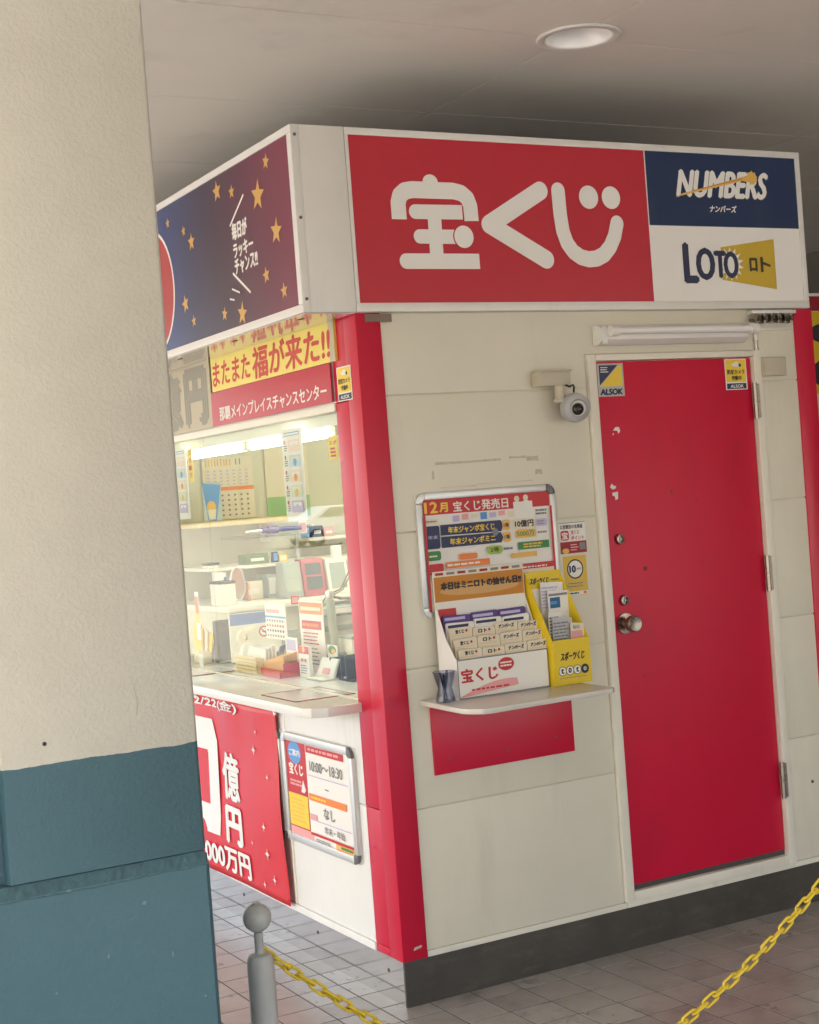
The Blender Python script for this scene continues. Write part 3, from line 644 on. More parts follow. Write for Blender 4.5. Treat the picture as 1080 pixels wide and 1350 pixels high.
t = thing('point_sticker', 'white and red notice sticker beside the poster frame, above the yellow one', 'sticker', (.76, 0, 1.378))
bx('backing', paper, t, .708, .816, -.0006, 0, 1.378, 1.484)
sh = Sheet(-.0008); sh.rect(.708, .816, 1.4815, 1.484, ink2); sh.text('公営競技の会員証', .712, .806, 1.462, 1.477, ink, .03)
sh.rrect(.713, .747, 1.424, 1.457, .008, print_r); sh.text('宝', .717, .743, 1.428, 1.453, paper, .05); sh.text('宝くじ', .755, .79, 1.443, 1.457, print_r, .03); sh.text('ポイント', .755, .808, 1.424, 1.438, print_r, .03)
sh.rect(.709, .816, 1.379, 1.419, print_dr); sh.rect(.787, .811, 1.389, 1.413, ink2); sh.lines(.75, .783, 1.386, 1.412, 3, pink, seed=2, words=1); sh.disc(.729, 1.388, .014, gold, .009); sh.build('print', t)
t = thing('round_mark_sticker', 'yellow sticker with a black ringed number 10 beside the poster frame', 'sticker', (.76, 0, 1.236))
bx('backing', mat('sticker_mustard', S(214, 178, 70), .45), t, .716, .811, -.0006, 0, 1.236, 1.370)
sh = Sheet(-.0008); sh.rect(.717, .81, 1.237, 1.250, paper); sh.disc(.763, 1.325, .0335, ink, n=32); sh.disc(.763, 1.325, .0285, paper, n=32)
sh.text('10', .738, .766, 1.312, 1.339, navy, .08); sh.text('years', .768, .787, 1.318, 1.329, ink2, .03); sh.lines(.73, .795, 1.262, 1.282, 2, ink2, .4, 3, 5); sh.lines(.722, .78, 1.2405, 1.2465, 1, ink, .8, 5, 4); sh.rect(.79, .803, 1.239, 1.248, orange); sh.build('print', t)

# ------------------------------------------------------------------ poster frames
def snap_frame(t, u0, u1, z0, z1, n, wd=.024, d=.018, caps=True, rr=.034):
    bx('backing', white, t, u0+.004, u1-.004, n-.006, n, z0+.004, z1-.004)
    r = rr
    for nm, a in (('rail', (u0+r, u1-r, z1-wd, z1)), ('rail', (u0+r, u1-r, z0, z0+wd)), ('rail', (u0, u0+wd, z0+r, z1-r)), ('rail', (u1-wd, u1, z0+r, z1-r))):
        MB().box(a[0], a[1], n-d, n-.0062, a[2], a[3], bev=.005).build(nm, silver, t, smooth=True)
    for cx, cz, a0 in ((u1-r, z1-r, 0), (u0+r, z1-r, 90), (u0+r, z0+r, 180), (u1-r, z0+r, 270)):
        P = [(cx+r*cos(radians(a0+i*15)), cz+r*sin(radians(a0+i*15))) for i in range(7)]
        ri = r-wd; P += [(cx+max(ri, .002)*cos(radians(a0+i*30)), cz+max(ri, .002)*sin(radians(a0+i*30))) for i in (3, 2, 1, 0)]
        MB().prism(P, n-d-.0005, n-.0062, bev=.002).build('corner', silver if cx < (u0+u1)/2 else greycap, t, smooth=True)
t = thing('poster_frame', 'silver framed schedule poster on the cream wall above the leaflet shelf', 'poster frame', (.426, 0, 1.225))
snap_frame(t, .157, .693, 1.218, 1.62, 0)
sh = Sheet(-.0135); n_ = sh
sh.rect(.178, .672, 1.238, 1.602, paper); sh.rect(.178, .672, 1.547, 1.602, print_r)
sh.text('12', .188, .238, 1.552, 1.590, print_y, .05); sh.text('月', .243, .276, 1.553, 1.585, print_y, .05); sh.text('宝くじ発売日', .295, .506, 1.551, 1.586, paper, .03)
sh.rect(.525, .60, 1.530, 1.568, paper); sh.disc(.54, 1.578, .010, papery); sh.disc(.575, 1.580, .010, papery); sh.rect(.53, .55, 1.552, 1.569, paper); sh.rect(.565, .586, 1.552, 1.571, paper)
for i in range(7): sh.rect(.29+i*.035, .315+i*.035, 1.520+(i % 3)*.004, 1.540+(i % 2)*.003, (lav, pink, papery, lblue)[i % 4])
sh.lines(.61, .655, 1.518, 1.540, 2, ink2, .6, 8, 2); sh.rect(.186, .235, 1.519, 1.534, papery); sh.lines(.19, .23, 1.522, 1.531, 1, ink2, .5, 1, 3)
sh.rrect(.184, .237, 1.438, 1.512, .008, navy); sh.text('年末', .193, .23, 1.469, 1.482, lav, .02)
sh.poly([(.241, 1.479), (.470, 1.476), (.478, 1.494), (.470, 1.513), (.241, 1.513)], navy); sh.poly([(.241, 1.439), (.468, 1.439), (.476, 1.456), (.468, 1.473), (.241, 1.475)], navy)
sh.text('年末ジャンボ宝くじ', .268, .446, 1.483, 1.506, print_y, .035); sh.text('年末ジャンボミニ', .272, .446, 1.445, 1.468, print_y, .035)
for z_ in (1.495, 1.456): sh.rrect(.475, .506, z_-.017, z_+.017, .01, gold); sh.text('1等', .480, .501, z_-.008, z_+.008, navy, .04)
sh.disc(.446, 1.475, .012, ink2)
sh.rrect(.517, .603, 1.478, 1.512, .012, papery); sh.text('10億円', .523, .597, 1.483, 1.508, ink, .05); sh.rrect(.606, .650, 1.482, 1.506, .006, lav); sh.lines(.61, .645, 1.486, 1.502, 2, ink2, .5, 2, 3)
sh.rrect(.523, .603, 1.448, 1.475, .010, gold); sh.text('5000万', .528, .598, 1.452, 1.471, green, .03); sh.rrect(.606, .652, 1.451, 1.472, .006, paper); sh.lines(.61, .648, 1.455, 1.468, 1, ink2, .5, 3, 3)
sh.rect(.530, .652, 1.409, 1.434, green); sh.lines(.55, .635, 1.413, 1.430, 2, gold, .6, 6, 4)
sh.rrect(.184, .234, 1.401, 1.431, .008, green); sh.lines(.19, .228, 1.41, 1.42, 1, paper, .5, 6, 3); sh.rrect(.408, .468, 1.404, 1.431, .012, mat('print_lime', S(150, 180, 70), .5)); sh.text('2等', .42, .455, 1.41, 1.426, ink, .03); sh.lines(.472, .52, 1.41, 1.425, 1, ink2, .5, 2, 2)
sh.rrect(.30, .37, 1.396, 1.414, .006, orange); sh.rect(.25, .415, 1.372, 1.392, orange); sh.lines(.255, .40, 1.376, 1.388, 1, paper, .5, 5, 6); sh.rrect(.185, .24, 1.365, 1.39, .006, print_r)
sh.rect(.50, .60, 1.384, 1.400, gold); sh.rect(.182, .668, 1.357, 1.362, print_r); sh.rect(.182, .668, 1.238, 1.343, papery); sh.rect(.53, .668, 1.344, 1.3565, print_r); sh.lines(.54, .66, 1.3465, 1.354, 1, paper, .6, 6, 7)
sh.rect(.178, .1865, 1.238, 1.547, print_r); sh.rect(.6635, .672, 1.238, 1.547, print_r)
for i in range(5): sh.rect(.20+i*.09, .27+i*.09, 1.27, 1.33, (pink, gold, lav, orange, print_r)[i])
sh.build('poster', t)

t = thing('hours_frame', 'silver framed opening hours notice on the white wall under the counter', 'poster frame', (-.515, 0, .41), 'side')
snap_frame(t, -.803, -.231, .413, .803, 0, .028, .020)
sh = Sheet(-.0135); sh.rect(-.783, -.251, .433, .783, paper)
sh.rect(-.779, -.605, .433, .783, print_r); sh.rect(-.783, -.7735, .433, .783, print_dr)
sh.disc(-.70, .735, .055, lblue, .04); sh.text('ご案内', -.745, -.655, .722, .748, paper, .04); sh.text('宝くじ', -.755, -.635, .655, .70, paper, .05); sh.lines(-.75, -.64, .615, .64, 2, pink, .6, 3, 2); sh.poly([(-.66, .60), (-.64, .645), (-.62, .61), (-.635, .598)], paper)
sh.rect(-.772, -.61, .472, .588, print_y); sh.lines(-.75, -.63, .485, .575, 6, gold, .4, 4, 3); sh.rect(-.772, -.58, .434, .468, pink)
sh.rect(-.598, -.30, .748, .773, print_r); sh.lines(-.58, -.32, .754, .768, 1, pink, .6, 4, 6)
sh.text('10:00〜18:30', -.575, -.315, .685, .722, ink2, .02); sh.rect(-.595, -.275, .668, .671, lav); sh.lines(-.46, -.43, .632, .637, 1, ink2, .9, 4, 1)
sh.rect(-.595, -.30, .582, .606, orange); sh.lines(-.58, -.45, .588, .600, 1, print_y, .6, 4, 3); sh.text('なし', -.485, -.395, .530, .570, ink2, .02); sh.rect(-.595, -.275, .513, .516, lav); sh.rect(-.595, -.54, .516, .535, pink)
sh.text('年末・年始', -.485, -.325, .478, .506, ink2, .02); sh.rect(-.598, -.262, .460, .469, print_r); sh.lines(-.56, -.43, .441, .453, 2, ink2, .5, 7, 2); sh.rect(-.40, -.262, .434, .459, gold); sh.rect(-.36, -.27, .447, .456, green); sh.lines(-.39, -.27, .437, .444, 1, print_r, .7, 7, 5)
sh.build('notice', t)
t = thing('covered_frame', 'silver poster frame mostly hidden behind the red banner', 'poster frame', (-1.15, 0, .39), 'side')
snap_frame(t, -1.40, -.824, .400, .806, 0)

# red vinyl banner hanging below the counter
BN = thing('hanging_banner', 'glossy red vinyl banner with white prize lettering hung below the counter', 'banner', (-1.6, -.03, .17), 'side')
def wav(u, z):
    return -.030 + .006*sin(u*9+z*3)*(.4+.6*min(1, (z-.15)/.7)) + .004*sin(u*3.1-z*11) + .004*sin(u*21)*max(0, (z-.6)/.3)
b = MB(); NU, NZ = 60, 26; G = []
for i in range(NU+1):
    row = []
    for j in range(NZ+1):
        u = -2.45 + i/NU*(2.45-.803); u += .036*(j/NZ)*(-1)*(i/NU); z = .165+j/NZ*.715; row.append(b.bm.verts.new((u, wav(u, z), z)))
    G.append(row)
for i in range(NU):
    for j in range(NZ): b.bm.faces.new((G[i][j], G[i+1][j], G[i+1][j+1], G[i][j+1]))
o = b.build('sheet', fabric_r, BN, smooth=True)
md = o.modifiers.new('thickness', 'SOLIDIFY'); md.thickness = .0012; md.offset = 1
sh = Sheet(-.003, .0004); BW = mat('banner_white', (.78, .78, .76, 1), .35)
def ring(o_, i_):
    n = len(o_)
    for k in range(n): sh.poly([o_[k], o_[(k+1) % n], i_[(k+1) % n], i_[k]], BW, 0)
    sh.k += 1
ring([(-1.80, .315), (-1.44, .32), (-1.425, .40), (-1.425, .70), (-1.455, .785), (-1.80, .785)], [(-1.72, .435), (-1.53, .435), (-1.53, .45), (-1.525, .64), (-1.53, .655), (-1.72, .655)])
sh.text('億', -1.39, -1.197, .478, .672, BW, .035); sh.text('円', -1.372, -1.195, .305, .462, BW, .06)
sh.text('5,000万円', -1.70, -1.143, .186, .292, BW, .05); sh.text('12/22(金)', -1.655, -1.155, .828, .876, BW, .04)
for u_, z_, r_ in ((-1.03, .71, .022), (-.92, .62, .014), (-.97, .43, .02), (-.96, .33, .024), (-.92, .24, .02), (-1.02, .205, .016), (-1.1, .35, .012), (-1.0, .78, .012)):
    s2 = Sheet(-.0035, .0004); s2.star(u_, z_, r_, pink, 4, .35); s2.disc(u_, z_, r_*.35, BW); s2.build('sparkle', BN, warp=lambda v: (v[0], wav(v[0], v[2])+v[1], v[2]))
sh.text('10', -2.35, -1.86, .32, .785, BW, .05)
sh.build('lettering', BN, warp=lambda v: (v[0], wav(v[0], v[2])+v[1], v[2]))
for u_ in (-.83, -1.6, -2.4): MB().lathe([(.006, 0), (.012, -.002), (.012, .0), (.006, .002)], (u_, wav(u_, .868)-.002, .868), (0, 1, 0), seg=14).build('eyelet', silver, BN, smooth=True)

# ------------------------------------------------------------------ leaflet shelf and what stands on it
SZ = .962
WS = thing('wall_shelf', 'white shelf with red back panel on the cream wall beside the red door', 'shelf', (.43, 0, .715))
MB().prism([(.125, -.001), (.112, -.285), (.122, -.315), (.15, -.352), (.175, -.360), (.635, -.342), (.655, -.325), (.66, -.001)], SZ-.017, SZ, plane='xy', bev=.004).build('shelf_board', mat('shelf_laminate', (.62, .59, .53, 1), .22), WS, smooth=True)
bx('back_panel', red_paint, WS, .160, .702, -.010, -.0005, .716, .9445, bev=.001)
for x_, z_ in ((.22, .765), (.44, .755), (.63, .775), (.215, .925), (.64, .92)): MB().lathe([(0, -.002), (.004, -.0015), (.005, 0)], (x_, -.010, z_), (0, 1, 0), seg=10).build('panel_screw', mat('dull_screw', (.20, .10, .09, 1), .5, metal=.4), WS)
for x_ in (): MB().prism([(-.004, .9445), (-.30, .9445), (-.30, .936), (-.012, .87), (-.0105, .87)], x_, x_+.003, plane='yz').build('bracket', chrome, WS)

DS = thing('leaflet_dispenser', 'white stepped card dispenser full of lottery slips on the shelf', 'leaflet holder', (.37, -.07, SZ))
MB().box(.190, .532, -.034, -.0305, SZ, 1.366).build('header_card', paper, DS)
MB().box(.203, .545, -.123, -.1205, SZ+.0005, 1.088).build('front_card', paper, DS)
for xa, xb in ((.190, .203), (.5295, .5425)):
    b = MB(); P = [(-.0345, SZ), (-.1203, SZ), (-.1203, 1.086), (-.075, 1.155), (-.0345, 1.262)]
    A = [b.bm.verts.new((xa + (xb-xa)*((-.0345-p[0])/.086), p[0], p[1])) for p in P]; B = [b.bm.verts.new((v.co.x+.002, v.co.y, v.co.z)) for v in A]
    b.bm.faces.new(A); b.bm.faces.new(B[::-1])
    for i in range(5): b.bm.faces.new((A[i], A[(i+1) % 5], B[(i+1) % 5], B[i]))
    b.build('side_card', paper, DS)
MB().box(.196, .54, -.119, -.036, SZ+.0006, SZ+.003).build('bottom_card', paper, DS)
sh = Sheet(-.0343); sh.rect(.192, .530, 1.268, 1.348, print_o); sh.rect(.192, .530, 1.350, 1.364, papery)
for i in range(8): sh.rect(.198+i*.0415, .228+i*.0415, 1.353, 1.361, (print_dr, ink2)[i % 2])
sh.disc(.36, 1.30, .15, mat('print_ochre_light', S(206, 160, 100), .5), .018); sh.text('本日はミニロトの抽せん日!!', .214, .522, 1.303, 1.331, ink, .075); sh.build('header_print', DS)
sh = Sheet(-.1233); sh.rect(.203, .545, SZ+.001, SZ+.004, ink2); sh.rect(.203, .545, 1.084, 1.088, ink2); sh.rect(.203, .206, SZ+.004, 1.084, ink2); sh.rect(.542, .545, SZ+.004, 1.084, ink2)
sh.text('宝くじ', .214, .352, 1.012, 1.058, print_r, .05); sh.disc(.384, 1.056, .030, print_r, .021); sh.lines(.362, .406, 1.046, 1.066, 2, paper, .5, 3, 3)
P = [(.207+.215*i/12, .970+.038*sin(pi*(i/12)*.62)*1.05) for i in range(13)]; sh.poly([(.207, SZ+.005)] + P + [(.425, .985), (.30, SZ+.013)], pink); sh.lines(.25, .40, .984, .992, 1, print_r, .7, 4, 6)
sh.build('front_print', DS)
rows = ((-.108, 1.117, 0), (-.088, 1.150, 1), (-.068, 1.182, 2), (-.054, 1.203, 3), (-.042, 1.222, 4))
for n_, zt, k in rows:
    for c in range(4 if k < 3 else 3):
        wd = .083 if k < 3 else .103; x0 = .207 + .0033*(4-k) + c*(wd+.0025); zz = zt + random.uniform(-.004, .003)
        lean = random.uniform(-.004, .004)
        m_ = papery if k < 3 else (paper if k == 3 else purple)
        b = MB(); b.prism([(x0, zz-.14), (x0+wd, zz-.14), (x0+wd, zz+lean-.004), (x0+wd-.005, zz+lean), (x0+.005, zz), (x0, zz-.004)], n_-.006, n_+.002)
        o = b.build('slip_bundle', m_, DS)
        sh = Sheet(n_-.0063); cx = x0+wd/2
        if k < 3:
            sh.lines(x0+.005, x0+wd-.005, zz-.027, zz-.022, 1, gold, .3, k*7+c, 2)
            if c < 2: sh.text('宝くじ' if c == 0 else 'ロト', cx-.022, cx+.012, zz-.0195, zz-.005, ink, .09); sh.disc(cx+.02, zz-.011, .0045, print_r)
            else: sh.text('ナンバーズ', cx-.032, cx+.032, zz-.0200, zz-.004, navy if k else ink, .09, .2)
        else: sh.rect(x0+.003, x0+wd-.003, zz-.022, zz-.003, paper if k == 3 else purple); sh.rect(x0+.006, x0+wd*.8, zz-.016, zz-.007, navy if k == 3 else lav)
        sh.build('slip_print', DS)
MB().box(.200, .264, -.0375, -.0352, 1.10, 1.245).build('red_slip', print_r, DS)

TD = thing('yellow_dispenser', 'bright yellow card dispenser with leaflets at the right end of the shelf', 'leaflet holder', (.62, -.08, SZ))
MB().box(.541, .680, -.029, -.0265, SZ, 1.332).build('header_card', toto_y, TD)
MB().box(.553, .698, -.146, -.1435, SZ+.0005, 1.110).build('front_card', toto_y, TD)
for xa, xb in ((.541, .553), (.678, .696)):
    b = MB(); P = [(-.0295, SZ), (-.1433, SZ), (-.1433, 1.108), (-.0295, 1.325)]
    A = [b.bm.verts.new((xa + (xb-xa)*((-.0295-p[0])/.114), p[0], p[1])) for p in P]; B = [b.bm.verts.new((v.co.x+.0018, v.co.y, v.co.z)) for v in A]
    b.bm.faces.new(A); b.bm.faces.new(B[::-1])
    for i in range(4): b.bm.faces.new((A[i], A[(i+1) % 4], B[(i+1) % 4], B[i]))
    b.build('side_card', toto_y, TD)
MB().prism([(.545, -.031), (.676, -.031), (.692, -.142), (.556, -.142)], SZ+.0006, SZ+.003, plane='xy').build('bottom_card', toto_y, TD)
sh = Sheet(-.0293); sh.text('スポーツくじ', .556, .636, 1.289, 1.313, ink, .06, .15); sh.lines(.642, .674, 1.296, 1.305, 1, ink2, .6, 3, 3); sh.rect(.546, .675, 1.10, 1.275, paper); sh.disc(.560, 1.235, .014, print_r); sh.disc(.572, 1.21, .012, print_dr); sh.disc(.557, 1.205, .011, print_r); sh.disc(.57, 1.185, .010, lblue); sh.build('header_print', TD)
sh = Sheet(-.1463); sh.text('スポーツくじ', .577, .677, 1.040, 1.070, ink, .05, .15)
for i, (cx, ch_) in enumerate(zip((.583, .612, .641, .671), 'toto')):
    sh.disc(cx, 1.008, .0155, ink, n=28)
    sh.disc(cx, 1.008, .0135 if i < 3 else .006, paper, n=28)
    if i < 3: sh.text(ch_, cx-.0065, cx+.0065, .999, 1.018, ink, .08)
    elif i == 3: sh.disc(cx, 1.008, .003, ink)
sh.lines(.57, .682, .983, .987, 1, ink2, .7, 3, 9); sh.build('front_print', TD)
for nm, m_, x0, x1, n_, z1, prints in (('leaflet', paper, .585, .672, -.040, 1.296, 0), ('leaflet', paper, .600, .684, -.058, 1.268, 1), ('leaflet', mat('paper_grey', (.5, .5, .5, 1), .5), .580, .655, -.104, 1.182, 2), ('leaflet', papery, .640, .690, -.120, 1.160, 3), ('leaflet', paper, .575, .625, -.09, 1.2, 4)):
    b = MB(); b.prism([(x0, 1.0), (x1, 1.0), (x1+.006, z1-.006), (x0+.004, z1)], n_-.004, n_).build(nm, m_, TD)
    sh = Sheet(n_-.0045)
    if prints == 1: sh.rect(x0+.01, x0+.05, z1-.06, z1-.025, mat('print_teal_blue', S(40, 96, 140), .5)); sh.rect(x0+.006, x1-.004, z1-.02, z1-.012, ink2); sh.lines(x0+.012, x0+.046, z1-.05, z1-.035, 1, lblue, .7, 2, 3)
    elif prints == 3: sh.text('BIG', x0+.012, x1-.012, z1-.022, z1-.010, ink2, .05); sh.rect(x0+.004, x1-.003, z1-.1, z1-.028, pink)
    else: sh.lines(x0+.006, x1-.006, z1-.09, z1-.015, 7, ink2 if prints != 0 else lav, .5, prints, 3)
    sh.build('leaflet_print', TD)

PC = thing('pen_cup', 'small smoky clear cup of dark pens at the left end of the shelf', 'pen cup', (.155, -.13, SZ))
pc = (.158, -.115)
MB().lathe([(0, .001), (.030, .001), (.032, .003), (.023, .045), (.035, .092), (.037, .096), (.0345, .095), (.0215, .046), (.030, .005), (0, .004)], (pc[0], pc[1], SZ), seg=24).build('cup', smoke, PC, smooth=True)
for a, h_, m_ in ((.3, .098, navy), (2.2, .092, ink), (4.1, .088, navy), (5.2, .095, mat('pen_grey', (.2, .22, .3, 1), .4))):
    MB().cone((pc[0]-.006*cos(a), pc[1]-.006*sin(a), SZ+.006), (pc[0]+.014*cos(a), pc[1]+.014*sin(a), SZ+h_), .0035, seg=10).build('pen', m_, PC, smooth=True)

# ------------------------------------------------------------------ wall fittings
CM = thing('security_camera', 'grey security camera hanging from a beige junction box left of the red door', 'camera', (.70, 0, 1.83))
bx('junction_box', beige_box, CM, .640, .768, -.05, -.0005, 1.944, 1.993, bev=.004)
MB().box(.636, .772, -.056, -.0505, 1.9905, 1.9965, bev=.002).build('box_lid', beige_box, CM, smooth=True)
b = MB(); b.cone((.722, -.045, 1.944), (.722, -.045, 1.895), .0165, seg=18); b.lathe([(0, -.0), (.021, 0), (.023, .006), (.021, .012), (0, .012)], (.722, -.045, 1.888), seg=18); b.build('mount_arm', beige_box, CM, smooth=True)
cc = Vector((.764, -.062, 1.868)); ax = Vector((-.25, -1, -.12)).normalized()
MB().lathe([(0, -.022), (.030, -.020), (.046, -.010), (.050, .0), (.050, .012), (.046, .030), (.034, .040), (.030, .041), (.026, .034), (0, .034)], cc, ax, seg=36).build('housing', grey_cam, CM, smooth=True)
MB().lathe([(0, .052), (.010, .050), (.018, .042), (.0205, .0345), (0, .0342)], cc+Vector((0, 0, -.004)), ax, seg=24).build('lens_dome', mat('dark_lens', (.02, .018, .016, 1), .08), CM, smooth=True)
MB().lathe([(.0205, .0345), (.0255, .036), (.028, .0385), (.0255, .0345)], cc+Vector((0, 0, -.002)), ax, seg=24).build('lens_ring', alu, CM, smooth=True)
MB().tube([(.745, -.05, 1.9445), (.752, -.062, 1.938), (.762, -.068, 1.944), (.770, -.062, 1.938), (.772, -.055, 1.918)], .0035, 8).build('cable', black, CM, smooth=True)
MB().tube([(.725, -.062, 1.889), (.74, -.07, 1.894), (.752, -.066, 1.90)], .003, 8).build('cable', black, CM, smooth=True)

FL = thing('tube_light', 'unlit white fluorescent tube fitting above the red door frame', 'tube light', (1.24, 0, 2.075))
MB().prism([(-.0005, 2.078), (-.0005, 2.146), (-.03, 2.146), (-.058, 2.130), (-.058, 2.094), (-.03, 2.078)], .905, 1.555, plane='yz', bev=.003).build('body', white, FL, smooth=True)
MB().cone((.955, -.078, 2.121), (1.545, -.078, 2.121), .0125, seg=18).build('tube', tube_off, FL, smooth=True)
for x0, x1 in ((.925, .955), (1.545, 1.575)):
    b = MB(); b.cone((x0, -.078, 2.121), (x1, -.078, 2.121), .019, seg=18); b.box(x0+.004, x1-.004, -.075, -.05, 2.105, 2.137, bev=.003); b.build('socket', white, FL, smooth=True)
MB().box(1.30, 1.40, -.0597, -.0585, 2.128, 2.136).build('rating_label', ink2, FL)
for x0, x1 in ((.905, .9245), (1.5755, 1.592)): MB().box(x0, x1, -.06, -.0585, 2.08, 2.14, bev=.0005).build('end_plate', white, FL)

CB = thing('cable_clamp', 'metal bracket with bundled clamps under the right end of the long sign', 'bracket', (1.69, 0, 2.14))
bx('strip', alu, CB, 1.600, 1.812, -.032, -.0005, 2.181, 2.193, bev=.002)
for i, x_ in enumerate((1.61, 1.645, 1.678, 1.712, 1.745, 1.772)):
    b = MB(); b.cone((x_, -.030, 2.164), (x_+.022, -.026, 2.164), .011 if i % 2 else .014, seg=12); b.cone((x_+.011, -.03, 2.180), (x_+.011, -.03, 2.145), .0055, seg=10); b.build('clamp', chrome, CB, smooth=True)
MB().tube([(1.60, -.018, 2.158), (1.65, -.022, 2.150), (1.70, -.018, 2.156), (1.78, -.02, 2.150)], .006, 8).build('cable', greycap, CB, smooth=True)
bx('lower_strip', alu, CB, 1.625, 1.80, -.012, -.0005, 2.122, 2.131, bev=.001)
MB().tube([(1.628, -.008, 2.12), (1.628, -.008, 2.0), (1.628, -.008, 1.95)], .005, 8).build('drop_cable', cream_trim, CB, smooth=True)
JB = thing('wall_box', 'plain beige square box on the wall right of the red door', 'junction box', (1.68, 0, 1.95))
bx('box_body', beige_box, JB, 1.640, 1.752, -.024, -.0005, 1.953, 2.022, bev=.003)
MB().box(1.643, 1.749, -.028, -.0242, 1.956, 2.019, bev=.002).build('box_cover', beige_box, JB, smooth=True)

# ------------------------------------------------------------------ inside the window
NIN = 'display lamps inside the window'
for y0, y1, w_ in ((.40, 1.15, 'nearer the red post'), (1.20, 1.80, 'nearer the pillar')):
    t = thing('display_lamp', 'lit white tube lamp along the window top, the one ' + w_, 'lamp', (-(y0+y1)/2, .1, 1.835), 'side', NIN)
    MB().cone((-y0, .10, 1.846), (-y1, .10, 1.846), .0125, seg=14).build('tube', lamp_on, t, smooth=True)
    MB().box(-y1-.02, -y0+.02, .085, .125, 1.866, 1.9645).build('housing', in_white, t)
    for y_ in (y0, y1): MB().box(-y_-.02, -y_+.02, .088, .112, 1.834, 1.8655, bev=.003).build('socket', in_white, t, smooth=True)
t = thing('added_fill_lamp', 'unseen tube lamp added on the kiosk ceiling to brighten the inside', 'lamp', (1.0, 1.3, 2.08))  # fill lamp added out of sight to light the interior
MB().box(.84, 1.16, .6, 2.1, 2.085, 2.1195, bev=.003).build('housing', in_white, t, smooth=True)
for x_ in (.90, 1.10):
    MB().cone((x_, .62, 2.062), (x_, 2.08, 2.062), .016, seg=14).build('tube', mat('fill_lamp_tube', (1, 1, 1, 1), .4, emit=4.6, ecol=(.98, 1, .86, 1)), t, smooth=True)

def card(name, label, cat, u0, u1, z0, z1, n, m_=paper, tilt=0.0, fr_='side', th=.003, draw=None, group=None, turn=0):
    t = thing(name, label, cat, ((u0+u1)/2, n, z0), fr_, group)
    MB().box(u0, u1, n, n+th, z0, z1).build('card', m_, t)
    if draw:
        sh = Sheet(n-.0004); draw(sh, u0, u1, z0, z1); sh.build('print', t)
    if tilt or turn: t.rotation_euler = (0, 0, ROT[fr_]+turn); t.rotation_euler.rotate_axis('X', -tilt)
    return t
def chart(sh, a, b, c, d):
    w_, h = b-a, d-c
    sh.rect(a+.15*w_, b-.12*w_, d-.075*h, d-.035*h, lblue); sh.rect(a+.17*w_, b-.15*w_, d-.067*h, d-.045*h, paper)
    for i in range(5):
        z1_ = d-(.12+.165*i)*h; sh.rect(a+.32*w_, b-.12*w_, z1_-.13*h, z1_, (mat('pastel_pink', S(235, 205, 200), .5), mat('pastel_blue', S(190, 212, 225), .5), papery, mat('pastel_green', S(200, 215, 190), .5), lav)[i]); sh.rect(a+.40*w_, b-.2*w_, z1_-.06*h, z1_-.02*h, (paper, papery)[i % 2]); sh.disc(a+.6*w_, z1_-.08*h, .08*w_, (papery, lblue, orange, gold, lav)[i])
        sh.rect(a+.12*w_, a+.18*w_, z1_-.04*h, z1_-.0*h, print_r); sh.lines(a+.10*w_, a+.27*w_, z1_-.12*h, z1_-.05*h, 3, ink2, .5, i, 2)
card('price_chart', 'tall white picture chart stuck inside the glass near the red post', 'chart', -.712, -.540, 1.556, 1.880, .034, draw=chart, group='picture charts on the glass', th=.001)
card('price_chart', 'tall white picture chart on the glass beside the pillar edge', 'chart', -1.848, -1.685, 1.585, 1.880, .034, draw=chart, group='picture charts on the glass', th=.001)
def ytag(sh, a, b, c, d): 
    for i, ch_ in enumerate('スポーツ'): sh.text(ch_, a+.2*(b-a), b-.2*(b-a), d-(.22*i+.21)*(d-c), d-(.22*i+.05)*(d-c), RB, .04)
card('yellow_tag', 'yellow strip hung in the glass beside the chart by the pillar', 'tag', -1.668, -1.617, 1.735, 1.872, .034, print_y, draw=ytag, th=.001, group='yellow tags on the glass')
def ytag2(sh, a, b, c, d): sh.text('スポ', a+.1*(b-a), b-.1*(b-a), c+.62*(d-c), c+.82*(d-c), RB, .04); sh.lines(a+.2*(b-a), b-.2*(b-a), c+.1*(d-c), c+.55*(d-c), 3, RB, .6, 1, 1)
card('yellow_tag', 'small bright yellow tag in the glass against the red post', 'tag', -.334, -.262, 1.752, 1.832, .034, print_y, draw=ytag2, th=.001, group='yellow tags on the glass')
def cal(sh, a, b, c, d):
    w_, h = b-a, d-c; sh.rect(a, b, c+.46*h, c+.52*h, orange); sh.rect(a, b, d-.16*h, d, papery); sh.text('11', a+.66*w_, a+.76*w_, d-.13*h, d-.03*h, ink2, .03)
    for k in range(9): sh.rect(a+.06*w_+k*.06*w_, a+.085*w_+k*.06*w_, d-.14*h, d-.03*h, gold)
    for i in range(7):
        for j in range(5): sh.rect(a+(.08+.125*i)*w_, a+(.12+.125*i)*w_, c+(.05+.08*j)*h, c+(.08+.08*j)*h, ink2); sh.rect(a+(.08+.125*i)*w_, a+(.13+.125*i)*w_, c+(.55+.055*j)*h, c+(.57+.055*j)*h, lav)
card('wall_calendar', 'large paper calendar with an orange band on the far inner wall', 'calendar', .462, .722, 1.565, 1.865, 2.625, papery, fr_='door', draw=cal, th=.006)
def gpost(sh, a, b, c, d): sh.rect(a, b, c, c+.30*(d-c), mat('pale_green_print', S(150, 190, 130), .5)); sh.rect(a, b, c+.30*(d-c), c+.42*(d-c), papery)
card('wall_poster', 'plain pale poster with a green lower edge on the far inner wall', 'poster', .79, 1.02, 1.55, 1.90, 2.628, papery, fr_='door', draw=gpost, th=.003)
